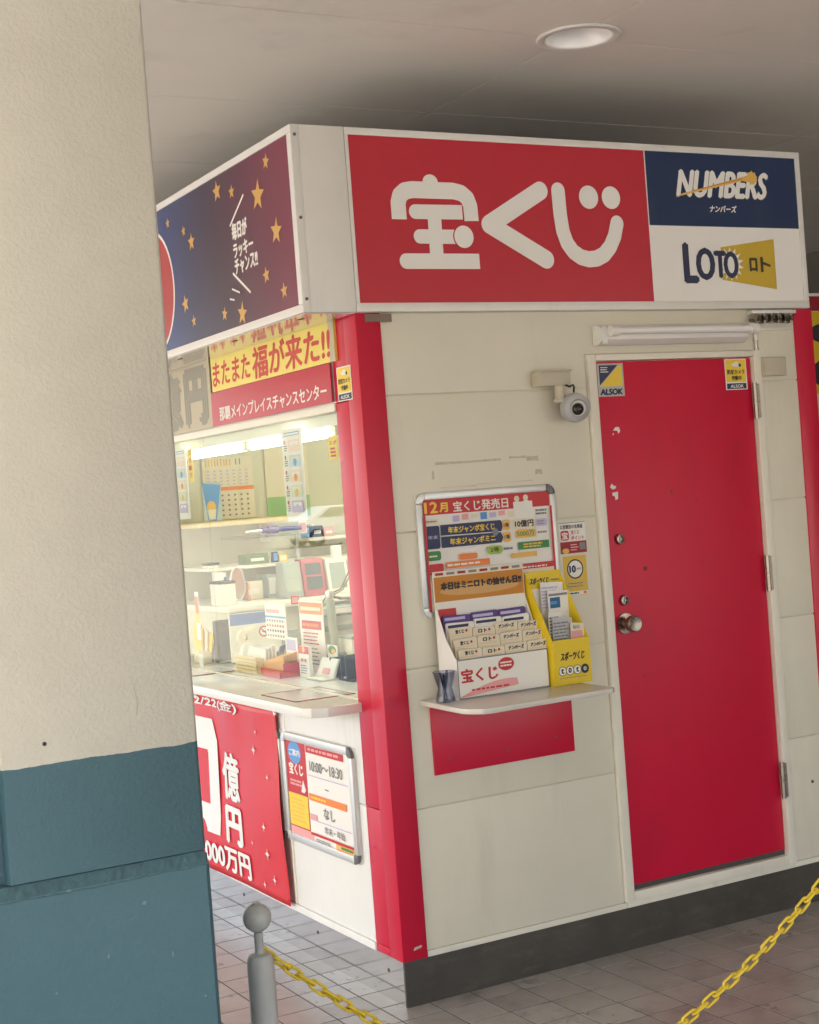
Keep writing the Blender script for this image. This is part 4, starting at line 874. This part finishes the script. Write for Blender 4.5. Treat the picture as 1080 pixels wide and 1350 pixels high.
def cup(sh, a, b, c, d):
    w_, h = b-a, d-c; sh.poly([(a+.0*w_, d), (b, d-.08*h), (a+.66*w_, c), (a+.22*w_, c+.03*h)], lblue); sh.disc(a+.43*w_, c+.36*h, .24*w_, gold, .16*h); sh.poly([(a+.2*w_, c+.30*h), (a+.68*w_, c+.30*h), (a+.6*w_, c+.04*h), (a+.28*w_, c+.04*h)], papery)
card('shaped_card', 'blue cup shaped promotional card on the inner shelf by the pillar', 'card', .405, .50, 1.562, 1.745, 2.50, mat('card_blue_grey', (.5, .56, .55, 1), .5), fr_='door', draw=cup, th=.002)
def cc_(sh, a, b, c, d):
    w_, h = b-a, d-c; sh.rect(a+.03*w_, b-.03*w_, d-.33*h, d-.06*h, paper); sh.rect(a+.05*w_, b-.3*w_, d-.27*h, d-.17*h, pink); sh.rect(a, b, d-.40*h, d-.35*h, lblue)
    for i in range(7):
        for j in range(4): sh.rect(a+(.07+.13*i)*w_, a+(.13+.13*i)*w_, c+(.07+.14*j)*h, c+(.13+.14*j)*h, (ink2, print_r, navy)[(i*3+j*5) % 3])
card('desk_calendar', 'white calendar board standing upright behind the red slip box', 'calendar', -1.466, -1.262, 1.078, 1.222, .24, paper, draw=cc_)
def fly(sh, a, b, c, d):
    w_, h = b-a, d-c; sh.rect(a+.02*w_, b-.02*w_, d-.19*h, d-.03*h, orange); sh.rect(a+.08*w_, b-.1*w_, d-.14*h, d-.09*h, papery); sh.rect(a+.08*w_, b-.1*w_, d-.40*h, d-.28*h, print_r); sh.lines(a+.12*w_, b-.2*w_, d-.37*h, d-.31*h, 1, orange, .7, 1, 4)
    sh.lines(a+.12*w_, b-.16*w_, d-.62*h, d-.43*h, 4, print_r, .4, 9, 4); sh.lines(a+.12*w_, b-.16*w_, c+.1*h, c+.36*h, 5, ink2, .35, 10, 4)
card('tall_flyer', 'tall white notice with orange and red headings near the right of the counter', 'notice', -1.178, -.962, .960, 1.24, .262, paper, draw=fly)
def lfly(sh, a, b, c, d): w_, h = b-a, d-c; sh.rect(a+.08*w_, b-.1*w_, d-.35*h, d-.06*h, lav); sh.rect(a+.4*w_, b-.08*w_, c+.1*h, c+.45*h, gold); sh.lines(a+.1*w_, b-.1*w_, c+.5*h, c+.6*h, 2, pink, .5, 3, 3); sh.rect(a+.05*w_, a+.36*w_, c+.05*h, c+.45*h, pink)
card('narrow_leaflet', 'narrow pale leaflet leaning between the red box and the red topped card', 'leaflet', -1.160, -1.054, .959, 1.104, .187, paper, draw=lfly)
def rcard(sh, a, b, c, d): w_, h = b-a, d-c; sh.rect(a, b, d-.24*h, d, mat('magenta_card', S(206, 40, 80), .45)); sh.disc(a+.5*w_, d-.1*h, .12*w_, gold); sh.text('年末', a+.2*w_, b-.2*w_, c+.48*h, c+.62*h, print_r, .04); sh.lines(a+.15*w_, b-.15*w_, c+.1*h, c+.42*h, 4, ink2, .4, 2, 3)
card('red_topped_card', 'slim white card with a magenta top standing on the counter', 'card', -1.030, -.938, .959, 1.076, .18, paper, draw=rcard, th=.014)
t = thing('card_holder', 'white slanted card holder in front of the green topped card', 'card holder', (-.86, .2, .9585), 'side')
b = MB(); P = [(.17, .9585), (.20, .9585), (.245, 1.0), (.24, 1.034), (.235, 1.034)]
b.prism([(.165, .9585), (.25, .9585), (.25, .963), (.213, .966), (.236, 1.033), (.231, 1.034), (.203, .966), (.165, .963)], -.932, -.788, plane='yz').build('holder', in_white, t)
MB().box(-.928, -.79, .155, .252, .9581, .9584).build('foot', black, t)
b = MB(); b.prism([(.2045, .972), (.2285, 1.030), (.2275, 1.0305), (.2035, .9725)], -.925, -.795, plane='yz').build('paper_slip', paper, t)
b = MB(); b.prism([(.2030, .978), (.2115, .998), (.211, .9985), (.2025, .9785)], -.885, -.825, plane='yz').build('slip_print', pink, t)
def gcard(sh, a, b, c, d): w_, h = b-a, d-c; sh.disc(a+.5*w_, d-.15*h, .4*w_, green, .14*h); sh.disc(a+.6*w_, d-.2*h, .22*w_, gold, .08*h); sh.rect(a, b, c, c+.6*h, lav)
card('green_topped_card', 'pale card with green and yellow top behind the white holder', 'card', -.945, -.862, .9585, 1.076, .262, paper, draw=gcard)
t = thing('black_tray', 'black plastic cash holder at the right end of the counter', 'tray', (-.76, .25, .9585), 'side')
b = MB(); b.box(-.855, -.66, .262, .268, .9585, 1.045); b.box(-.855, -.850, .225, .2618, .9585, 1.035); b.box(-.765, -.760, .225, .2618, .9585, 1.045); b.box(-.705, -.700, .215, .2618, .9585, 1.055); b.box(-.8497, -.7652, .225, .2618, .9585, .966); b.box(-.7597, -.66, .222, .2618, .9585, .966); b.build('tray', black, t)
bx('slip', silver, t, -.75, -.712, .228, .26, .9662, .972)
card('blue_note', 'pale blue paper propped behind the black tray', 'paper', -.87, -.68, 1.045, 1.125, .34, mat('pale_blue_paper', (.55, .66, .66, 1), .6), tilt=.2)
t = thing('slip_tray', 'light wooden tray of slips next to the red plastic box', 'tray', (-1.37, .14, .9585), 'side')
for i in range(5): bx('slat', wicker, t, -1.475, -1.262, .098, .104, .962+i*.0135, .9735+i*.0135, bev=.001)
bx('tray_body', wicker, t, -1.475, -1.262, .105, .20, .9585, 1.018)
for i in range(4): MB().prism([(-1.45+i*.01, 1.0), (-1.25+i*.006, 1.0), (-1.24+i*.004, 1.055+i*.005), (-1.40+i*.02, 1.062)], .135+i*.012, .139+i*.012).build('paper_slip', paper, t)
t = thing('red_slip_box', 'red plastic box full of orange cards on the counter', 'box', (-1.19, .15, .9585), 'side')
b = MB(); b.box(-1.32, -1.05, .118, .122, .962, .985); b.box(-1.21, -1.05, .104, .117, .9585, .982); b.box(-1.32, -1.05, .20, .204, .9585, 1.02); b.box(-1.054, -1.05, .1222, .1998, .9585, 1.012); b.box(-1.32, -1.316, .1222, .1998, .9585, 1.0); b.build('box', redbox, t)
for i in range(7): 
    y_ = .130+i*.009; MB().prism([(-1.31, .962), (-1.06, .962), (-1.06, 1.040+i*.002), (-1.28+i*.01, 1.005+i*.004), (-1.31, .99)], y_, y_+.003).build('orange_card', mat('orange_card', (.70, .36, .07, 1), .5), t)
t = thing('yellow_leaflet_stand', 'orange and yellow leaflets in a pale holder next to the pillar edge', 'leaflet holder', (-1.93, .15, .9585), 'side')
bx('holder', papery, t, -2.03, -1.92, .13, .17, .9585, 1.01)
for i in range(4): MB().prism([(-2.03+.03*i, 1.0), (-1.985+.03*i, 1.0), (-1.97+.035*i, 1.12-.012*i), (-1.99+.03*i, 1.14-.016*i), (-2.03+.03*i, 1.125-.012*i)], .135+i*.008, .139+i*.008).build('leaflet', (print_y, mat('print_amber', S(235, 160, 30), .5), papery, print_y)[i], t)
t = thing('paper_stack', 'small white block of folded papers between tray and pillar', 'papers', (-1.93, .19, .9585), 'side')
bx('block', paper, t, -1.985, -1.862, .18, .24, .9585, 1.035, bev=.002); sh = Sheet(.1795); sh.lines(-1.97, -1.875, .975, 1.02, 4, lav, .5, 5, 2); sh.build('print', t)
t = thing('banner_strip', 'thin white and yellow vertical strip standing inside the glass by the pillar', 'strip', (-1.72, .04, .9585), 'side')
bx('strip', paper, t, -1.755, -1.715, .05, .053, .9585, 1.28); sh = Sheet(.0496); sh.rect(-1.753, -1.717, 1.19, 1.26, orange); sh.rect(-1.753, -1.717, 1.15, 1.19, print_y); sh.rect(-1.753, -1.717, 1.02, 1.08, print_y); sh.build('print', t)
for nm, u0, u1, n0, n1, lb in (('counter_mat', -.66, -.375, -.135, .08, 'clear red edged mat on the counter near the red post'), ('counter_mat', -1.80, -1.50, -.10, .10, 'clear red edged mat on the counter beside the pillar')):
    t = thing(nm, lb, 'mat', ((u0+u1)/2, n0, .9585), 'side', 'clear mats on the counter')
    bx('sheet', mat('mat_paper', (.66, .60, .54, 1), .12), t, u0, u1, n0, n1, .9583, .9598)
    b = MB(); b.box(u0-.004, u1+.004, n0-.004, n0-.0002, .9583, .9606); b.box(u0-.004, u1+.004, n1+.0002, n1+.004, .9583, .9606); b.box(u0-.004, u0-.0002, n0, n1, .9583, .9606); b.box(u1+.0002, u1+.004, n0, n1, .9583, .9606); b.build('edge', print_dr, t)
# machines on the back worktop
ZW = 1.191
def machine(name, label, cat, x0, x1, z1, y, m_, scr, dep=.1):
    t = thing(name, label, cat, ((x0+x1)/2, y, ZW)); h = z1-ZW
    MB().prism([(y, ZW), (y+dep+.03, ZW), (y+dep, z1), (y+.03, z1)], x0, x1, plane='yz', bev=.003).build('case', m_, t, smooth=True)
    a = .03/h
    b = MB(); wd = x1-x0
    for k, (zz0, zz1) in enumerate(((.18, .52), (.57, .88)) if scr is not greyb else ((.15, .88),)):
        b.quad([(x0+.13*wd, y+.03*zz0-.0012, ZW+h*zz0), (x1-.13*wd, y+.03*zz0-.0012, ZW+h*zz0), (x1-.13*wd, y+.03*zz1-.0012, ZW+h*zz1), (x0+.13*wd, y+.03*zz1-.0012, ZW+h*zz1)])
    b.build('screen', scr, t, recalc=False); return t
machine('counter_display', 'pale green framed display on the back worktop left of the pink one', 'display', .588, .675, 1.352, 2.02, greyb, mat('screen_pale', (.42, .47, .40, 1), .2))
machine('counter_display', 'pink framed display on the back worktop', 'display', .678, .785, 1.36, 2.01, pinkf, mat('screen_grey', (.12, .15, .15, 1), .2))
t = machine('ticket_machine', 'white and grey ticket machine on the back worktop beside the pink display', 'machine', .795, .90, 1.352, 2.0, in_white, greyb, .13)
MB().box(.845, .885, 2.04, 2.07, 1.353, 1.41).build('paper_strip', paper, t)
bx('side_unit', greyb, t, .902, .945, 2.02, 2.16, ZW+.0, 1.335, bev=.004)
t = thing('hinged_desk_stand', 'green grey hinged desk stand right of the ticket machine', 'desk stand', (.66, 1.55, .9585))
t.location = (.66, 1.55, .9585); BASE[t.name] = Vector((.66, 1.55, .9585))
MB().cone((.585, 1.55, .96), (.575, 1.55, 1.20), .017, .020, seg=16).build('post', mat('grey_green', (.33, .37, .28, 1), .4), t, smooth=True)
MB().lathe([(0, -.02), (.016, -.016), (.02, 0), (.016, .016), (0, .02)], (.575, 1.55, 1.222), seg=14).build('joint', silver, t, smooth=True)
b = MB(); b.tube([(.58, 1.55, 1.225), (.63, 1.55, 1.24), (.69, 1.55, 1.335)], .004, 8); b.tube([(.585, 1.55, 1.215), (.64, 1.55, 1.236), (.705, 1.55, 1.335)], .003, 8); b.tube([(.58, 1.55, 1.215), (.63, 1.55, 1.20), (.70, 1.55, 1.195)], .006, 8); b.build('arm', chrome, t, smooth=True)
MB().lathe([(0, 0), (.05, 0), (.05, .01), (.02, .014), (0, .014)], (.585, 1.55, .9585-.0), seg=20).build('foot', greycap, t, smooth=True)
MB().box(.455, .72, 1.44, 1.66, .93, .9583, bev=.002).build('inner_desk', in_wall, K, smooth=True)
t = thing('mirror', 'oval table mirror on the back worktop seen through the window', 'mirror', (.42, 2.2, ZW)); 
BASE[t.name] = Vector((.395, 2.12, ZW)); t.location = (.395, 2.12, ZW)
mc = Vector((.395, 2.12, 1.275))
def oval(a, c_, y_): return [(.395+a*cos(2*pi*i/32), y_, 1.275+c_*sin(2*pi*i/32)) for i in range(32)]
MB().tube(oval(.034, .075, 2.12), .005, 8, True).build('rim', silver, t, smooth=True)
b = MB(); b.prism([(p[0], p[2]) for p in oval(.031, .072, 0)], 2.117, 2.121); b.build('glass', mat('mirror_glass', (.75, .66, .52, 1), .06, metal=.6), t)
MB().lathe([(0, 0), (.04, 0), (.038, .006), (.008, .01), (0, .01)], (.395, 2.12, ZW), seg=18).build('foot', silver, t, smooth=True)
for nm, lb, ct, a, m_ in (('green_box', 'flat green box on the shelf above the mirror', 'box', (.50, .61, 2.25, 2.35, 1.350, 1.396), olive), ('orange_folder', 'orange spined folder standing right of the mirror', 'folder', (.452, .462, 2.14, 2.22, ZW, 1.275), mat('folder_orange', (.72, .34, .2, 1), .5)), ('beige_folder', 'beige folder next to the orange one', 'folder', (.4625, .55, 2.20, 2.22, ZW, 1.275), papery),
    ('blue_file_box', 'small blue file box on the inner shelf', 'file box', (.93, .99, 2.44, 2.50, 1.4455, 1.50), navy), ('pink_file_box', 'dull pink file box on the inner shelf beside the blue one', 'file box', (.995, 1.05, 2.44, 2.50, 1.4455, 1.49), pink)):
    t = thing(nm, lb, ct, ((a[0]+a[1])/2, (a[2]+a[3])/2, a[4])); bx('body', m_, t, *a, bev=.002); bx('label_plate', paper, t, a[0]+.2*(a[1]-a[0]), a[1]-.2*(a[1]-a[0]), a[2]-.001, a[2]-.0002, a[4]+.3*(a[5]-a[4]), a[4]+.6*(a[5]-a[4]))
bx('rear_shelf', in_white, K, .30, 1.20, 2.2, KD-.062, 1.335, 1.3495, bev=.001)
t = thing('rolled_item', 'purple rolled item with white tip lying across the top shelf', 'rolled item', (.70, 2.3, 1.50))
BASE[t.name] = Vector((.68, 2.28, 1.50)); t.location = (.68, 2.28, 1.50)
b = MB(); b.cone((.60, 2.28, 1.502), (.80, 2.28, 1.500), .014, .010, seg=14); b.cone((.63, 2.28, 1.502), (.68, 2.28, 1.502), .019, .018, seg=14); b.build('roll', purple_p, t, smooth=True)
MB().cone((.52, 2.28, 1.500), (.5995, 2.28, 1.502), .006, .008, seg=10).build('tip', silver, t, smooth=True)
MB().box(.44, .86, 2.20, 2.40, 1.470, 1.482).build('glass_shelf', acryl, K)
MB().box(.82, .835, 2.39, 2.405, 1.19, 1.4695).build('shelf_post', silver, K)
t = thing('blue_notice_board', 'blue and pale board with a red no smoking mark behind the counter', 'board', (.36, 1.85, .9585))
BASE[t.name] = Vector((.33, 1.80, .9585)); t.location = (.33, 1.80, .9585)
bx('board', in_white, t, .215, .445, 1.80, 1.812, .9585, 1.165); sh = Sheet(1.7996); sh.rect(.217, .443, 1.115, 1.163, blue_bin); sh.disc(.370, 1.078, .024, print_r); sh.disc(.370, 1.078, .018, paper); sh.stroke([(.356, 1.092), (.384, 1.064)], .005, print_r, False, False); sh.rect(.360, .38, 1.0755, 1.0795, ink); sh.build('print', t)
t = thing('tape_dispenser', 'pale desk tape dispenser in front of the blue notice board', 'tape dispenser', (.27, 1.72, .9585))
BASE[t.name] = Vector((.27, 1.72, .9585)); t.location = (.27, 1.72, .9585)
MB().prism([(.215, .9585), (.315, .9585), (.315, .985), (.275, 1.005), (.262, 1.05), (.235, 1.05), (.222, 1.0)], 1.70, 1.735, bev=.003).build('body', in_white, t, smooth=True)
MB().lathe([(.012, -.014), (.032, -.014), (.032, .014), (.012, .014), (.012, -.014)], (.245, 1.7175, 1.068), (0, 1, 0), seg=24).build('roll', papery, t, smooth=True)
t = thing('dark_box', 'dark open box on the inner counter behind the tape dispenser', 'box', (.3, 1.6, .9585)); BASE[t.name] = Vector((.30, 1.62, .9585)); t.location = (.30, 1.62, .9585)
bx('body', mat('dark_green_box', (.07, .08, .06, 1), .5), t, .25, .36, 1.58, 1.66, .9585, 1.0, bev=.003); MB().prism([(.335, .99), (.36, .985), (.372, 1.03), (.35, 1.025)], 1.585, 1.595).build('flag', navy, t)

for z_ in (1.052, 1.115): MB().box(.60, 1.75, 1.70, 1.895, z_, z_+.005).build('acrylic_shelf', acryl, K)
MB().box(.62, .80, 1.0, 1.3, 1.078, 1.092, bev=.002).build('side_shelf', mat('brown_wood', (.26, .16, .09, 1), .5, var=.2, vscale=20), K, smooth=True)
def small(name, label, cat, a, m_, cap=None, capm=None, bev=.002):
    t = thing(name, label, cat, ((a[0]+a[1])/2, (a[2]+a[3])/2, a[4])); bx('body', m_, t, *a, bev=bev)
    if cap == 'front': bx('front', capm, t, a[0]+.12*(a[1]-a[0]), a[1]-.12*(a[1]-a[0]), a[2]-.0012, a[2]-.0002, a[4]+.15*(a[5]-a[4]), a[5]-.15*(a[5]-a[4]))
    if cap == 'top': bx('lid', capm, t, a[0]-.002, a[1]+.002, a[2]-.002, a[3]+.002, a[5]+.0002, a[5]+.012, bev=.002)
    return t
small('label_printer', 'pale label printer with dark lid on the back worktop left of the mirror', 'printer', (.262, .335, 2.0, 2.12, 1.191, 1.285), in_white, 'top', darkgrey)
small('stapler_base', 'white desk unit with black top on the rear shelf by the pillar', 'desk unit', (.31, .36, 2.24, 2.32, 1.3505, 1.362), in_white, 'top', black)
small('note_cube', 'small block of yellow notes on the rear shelf', 'note pad', (.66, .70, 2.24, 2.28, 1.3505, 1.385), print_y, 'front', papery)
small('photo_card', 'small dark brown picture card behind the narrow leaflet', 'card', (.40, .445, 1.47, 1.474, 1.08, 1.14), mat('photo_brown', (.16, .09, .04, 1), .4), 'front', orange)
small('pink_card', 'plain pink card standing under the brown picture card', 'card', (.40, .45, 1.43, 1.434, .9592, 1.07), pink, 'front', mat('pastel_rose', S(238, 200, 205), .5))
small('red_clip_note', 'red tag clipped above the desk calendar', 'tag', (.375, .41, 1.50, 1.503, 1.20, 1.235), redbox, 'front', pink)
small('money_counter', 'grey counting machine on the side shelf behind the tall notice', 'machine', (.64, .76, 1.1, 1.28, 1.0925, 1.18), greyb, 'front', darkgrey)
small('yellow_note', 'yellow note lying on the brown side shelf', 'note', (.63, .70, 1.02, 1.08, 1.0925, 1.10), print_y, None)
small('receipt_printer', 'white receipt printer on the inner desk below the hinged desk stand', 'printer', (.62, .71, 1.46, 1.58, .9585, 1.03), in_white, 'top', greyb)
small('file_stack', 'stack of pale files on the back worktop right of the ticket machine', 'files', (.96, 1.06, 2.05, 2.2, 1.191, 1.24), lav, 'front', papery)
small('document_tray', 'grey document tray on the acrylic shelf under the worktop', 'tray', (.62, .80, 1.72, 1.88, 1.1205, 1.15), greyb, 'front', paper)
for i_, (x_, z_, h_, m_) in enumerate(((.84, 1.4455, .05, lblue), (.87, 1.4455, .065, paper), (.895, 1.4455, .045, pink))):
    small(('thin_booklet', 'tall_booklet', 'short_booklet')[i_], ('pale blue booklet at the left end of the inner shelf', 'white booklet standing between the blue and pink ones on the inner shelf', 'short pink booklet on the inner shelf')[i_], 'booklet', (x_+.065, x_+.08, 2.45, 2.52, z_, z_+h_), m_, None)
small('pen_block', 'block of upright pens on the rear shelf right of the green box', 'pen holder', (.63, .655, 2.24, 2.27, 1.3505, 1.40), navy, 'front', lblue)
small('glass_case', 'clear display case with cards on the back worktop right of the mirror', 'case', (.575, .63, 2.20, 2.32, 1.191, 1.30), greyb, 'front', paper)
small('calculator', 'grey desk calculator propped up beside the blue notice board', 'calculator', (.455, .53, 1.80, 1.815, .9585, 1.07), mat('calc_grey', (.3, .32, .33, 1), .4), 'front', greyb)
small('leaflet_rack', 'stack of small printed slips next to the narrow leaflet', 'slips', (.34, .395, 1.40, 1.42, .9585, 1.02), papery, 'front', lav)
small('hanging_price_tag', 'small white hanging tag above the blue file box', 'tag', (.86, .90, 2.43, 2.432, 1.47, 1.53), paper, 'front', pink)
small('tall_file', 'tall white file on the back worktop by the label printer', 'file', (.345, .36, 2.16, 2.3, 1.191, 1.33), paper, 'front', lblue)
small('dark_bag', 'dark olive bag on the floor-side ledge behind the tape dispenser', 'bag', (.17, .30, 1.86, 1.895, .9585, 1.14), mat('olive_cloth', (.10, .10, .06, 1), .8, var=.3, vscale=20), None, bev=.012)
t = thing('desk_cable', 'thin grey cable hanging behind the counter machines', 'cable', (.6, 1.9, 1.19))
MB().tube([(.70, 1.85, 1.192), (.66, 1.84, 1.15), (.62, 1.84, 1.06), (.60, 1.84, 1.0), (.56, 1.84, .962)], .003, 6).build('cord', greycap, t, smooth=True)
t = thing('hanging_leaflets', 'sheaf of notices clipped to the far wall by the calendar', 'papers', (.74, 2.62, 1.45))
for i in range(4): bx('sheet', (paper, papery, lav, paper)[i], t, .735+i*.012, .79+i*.012, 2.622-i*.002, 2.6235-i*.002, 1.44+i*.01, 1.53+i*.006)
# ------------------------------------------------------------------ bollards and chain
def bollard(x, y, label):
    t = thing('bollard', label, 'bollard', (x, y, 0), group='bollards with chain')
    MB().lathe([(0, 0), (.05, 0), (.05, .004), (.03, .008), (.0265, .012), (.0265, .735), (.0255, .745), (.021, .752), (.0095, .755), (.0088, .760), (.0088, .796), (0, .797)], (x, y, 0), seg=32).build('post', bollard_m, t, smooth=True)
    MB().lathe([(0, -.0285)] + [(.028*sin(pi*k/14), -.028*cos(pi*k/14)) for k in range(1, 14)] + [(.008, .028), (.007, .030), (0, .0305)], (x, y, .824), seg=32).build('ball', bollard_m, t, smooth=True)
    return t
BY = -1.5
bollard(-1.082, BY, 'grey ball topped bollard in front of the hanging red banner'); bollard(.585, BY, 'grey ball topped bollard at the right end of the yellow chain')
key = [(-1.080, .760), (-.966, .662), (-.853, .570), (-.72, .480), (-.58, .405), (-.44, .360), (-.31, .345), (-.19, .354), (-.076, .382), (.04, .430), (.159, .488), (.26, .546), (.36, .611), (.47, .686), (.577, .758)]
def cr(p0, p1, p2, p3, t): return tuple(.5*((2*b)+(c-a)*t+(2*a-5*b+4*c-d)*t*t+(3*b-a-3*c+d)*t**3) for a, b, c, d in zip(p0, p1, p2, p3))
fine = []
kk = [tuple(2*a-b for a, b in zip(key[0], key[1]))]+key+[tuple(2*a-b for a, b in zip(key[-1], key[-2]))]
for i in range(1, len(kk)-2):
    for j in range(30): fine.append(cr(kk[i-1], kk[i], kk[i+1], kk[i+2], j/30))
fine.append(key[-1])
CHN = thing('plastic_chain', 'yellow plastic chain hanging between the two grey bollards', 'chain', (-.25, BY, .345))
pitch = .0335; acc = 0; samples = [fine[0]]
for a, b_ in zip(fine, fine[1:]):
    d_ = sqrt((a[0]-b_[0])**2+(a[1]-b_[1])**2); acc += d_
    if acc >= pitch: samples.append(b_); acc -= pitch
L2 = .0225; RW = .0085; wr = .0033
def link_mesh():
    P = []
    for i in range(7): a = -pi/2+pi*i/6; P.append((L2-RW+RW*cos(a), RW*sin(a), 0))
    for i in range(7): a = pi/2+pi*i/6; P.append((-L2+RW+RW*cos(a), RW*sin(a), 0))
    b = MB(); b.tube(P, wr, 6, True); return b
proto = None
for i, (a, b_) in enumerate(zip(samples, samples[1:])):
    if proto is None:
        bb = link_mesh(); me = bpy.data.meshes.new('link'); bmesh.ops.recalc_face_normals(bb.bm, faces=bb.bm.faces); bb.bm.to_mesh(me); bb.bm.free(); me.materials.append(chain_m)
        for p in me.polygons: p.use_smooth = True
        o = bpy.data.objects.new('link', me); proto = o
    else: o = proto.copy()
    C.objects.link(o); o.parent = CHN
    cx, cz = (a[0]+b_[0])/2, (a[1]+b_[1])/2; d = Vector((b_[0]-a[0], 0, b_[1]-a[1])).normalized()
    roll = radians(20 if i % 2 == 0 else 110) + random.uniform(-.22, .22)
    side = Vector((0, -1, 0)); upv = d.cross(side); Y = upv*cos(roll)+side*sin(roll); Zv = d.cross(Y)
    M4 = Matrix((d, Y, Zv)).transposed().to_4x4(); M4.translation = Vector((cx, BY, cz))-Vector((-.25, BY, .345)); o.matrix_local = M4

# ------------------------------------------------------------------ beyond the kiosk
AB = thing('promo_board', 'yellow and black advertising board with red top behind the kiosk', 'sign', (3.0, .8, 0))
bx('board', white, AB, 2.55, 3.45, .802, .85, .0, 2.38, bev=.004)
sh = Sheet(.8015); sh.rect(2.56, 3.44, 2.30, 2.366, print_dr); sh.rect(2.56, 3.44, 1.93, 2.298, mat('board_yellow', S(214, 180, 40), .4))
sh.disc(2.77, 2.20, .10, ink, .045); sh.disc(2.80, 2.02, .14, ink, .07); sh.rect(2.56, 3.44, 1.60, 1.90, papery); sh.rect(2.60, 3.4, 1.0, 1.5, print_r); sh.build('print', AB)
for s_ in (2.7, 3.3): bx('foot', greycap, AB, s_-.03, s_+.03, .855, 1.05, 0, .03)

for i_, (x_, y_, lb_) in enumerate(((.42, -.28, 'tiny tan leaf on the floor below the left part of the shelf'), (.78, -.12, 'tiny dry leaf against the dark plinth left of the door'), (.15, -.42, 'tiny dry leaf on the floor in front of the red corner post'), (1.02, -.55, 'tiny dry leaf on the open floor tiles nearest the yellow chain'), (1.30, -.20, 'tiny dry leaf on the floor below the red door'))):
    t = thing('dry_leaf', lb_, 'leaf', (x_, y_, .0006), group='dry leaves on the floor')
    a = random.uniform(0, 6); P = [(x_+r_*cos(a+b_), y_+r_*sin(a+b_)*.6) for r_, b_ in ((.016, 0), (.009, .9), (.008, 2.2), (.015, 3.1), (.007, 4.2), (.009, 5.4))]
    MB().prism(P, .001, .003, plane='xy').build('blade', mat('leaf_tan', (.34, .26, .10, 1), .7), t)

# parked car out in the lot, seen only as a faint reflection in the window
CR = thing('parked_car', 'white parked car out in the lot reflected in the window', 'car', (-22.5, 46.5, -.03))
def cw(u, n, z): return (-22.5+u, 46.5+n, -.03+z)
prof = [(-2.1, .35), (-2.12, .75), (-1.9, .92), (-1.0, 1.0), (-.45, 1.42), (.75, 1.46), (1.45, 1.05), (2.0, .95), (2.1, .7), (2.08, .35)]
MB().prism([(-22.5+a, b_-.03) for a, b_ in prof], 45.7, 47.3, bev=.06).build('body', car_white, CR, smooth=True)
for y_ in (45.69, 47.305):
    MB().prism([(-22.5+a, b_-.03) for a, b_ in ((-.85, 1.02), (-.40, 1.36), (.70, 1.38), (1.2, 1.05))], y_-.004, y_+.004).build('window', black, CR)
for u_ in (-1.3, 1.3):
    for y_ in (45.75, 47.25):
        b = MB(); b.cone((-22.5+u_, y_-.1, .29), (-22.5+u_, y_+.1, .29), .32, seg=24); o = b.build('wheel', black, CR, smooth=True)
        MB().cone((-22.5+u_, y_-.105, .29), (-22.5+u_, y_+.105, .29), .2, seg=18).build('rim', silver, o, smooth=True)
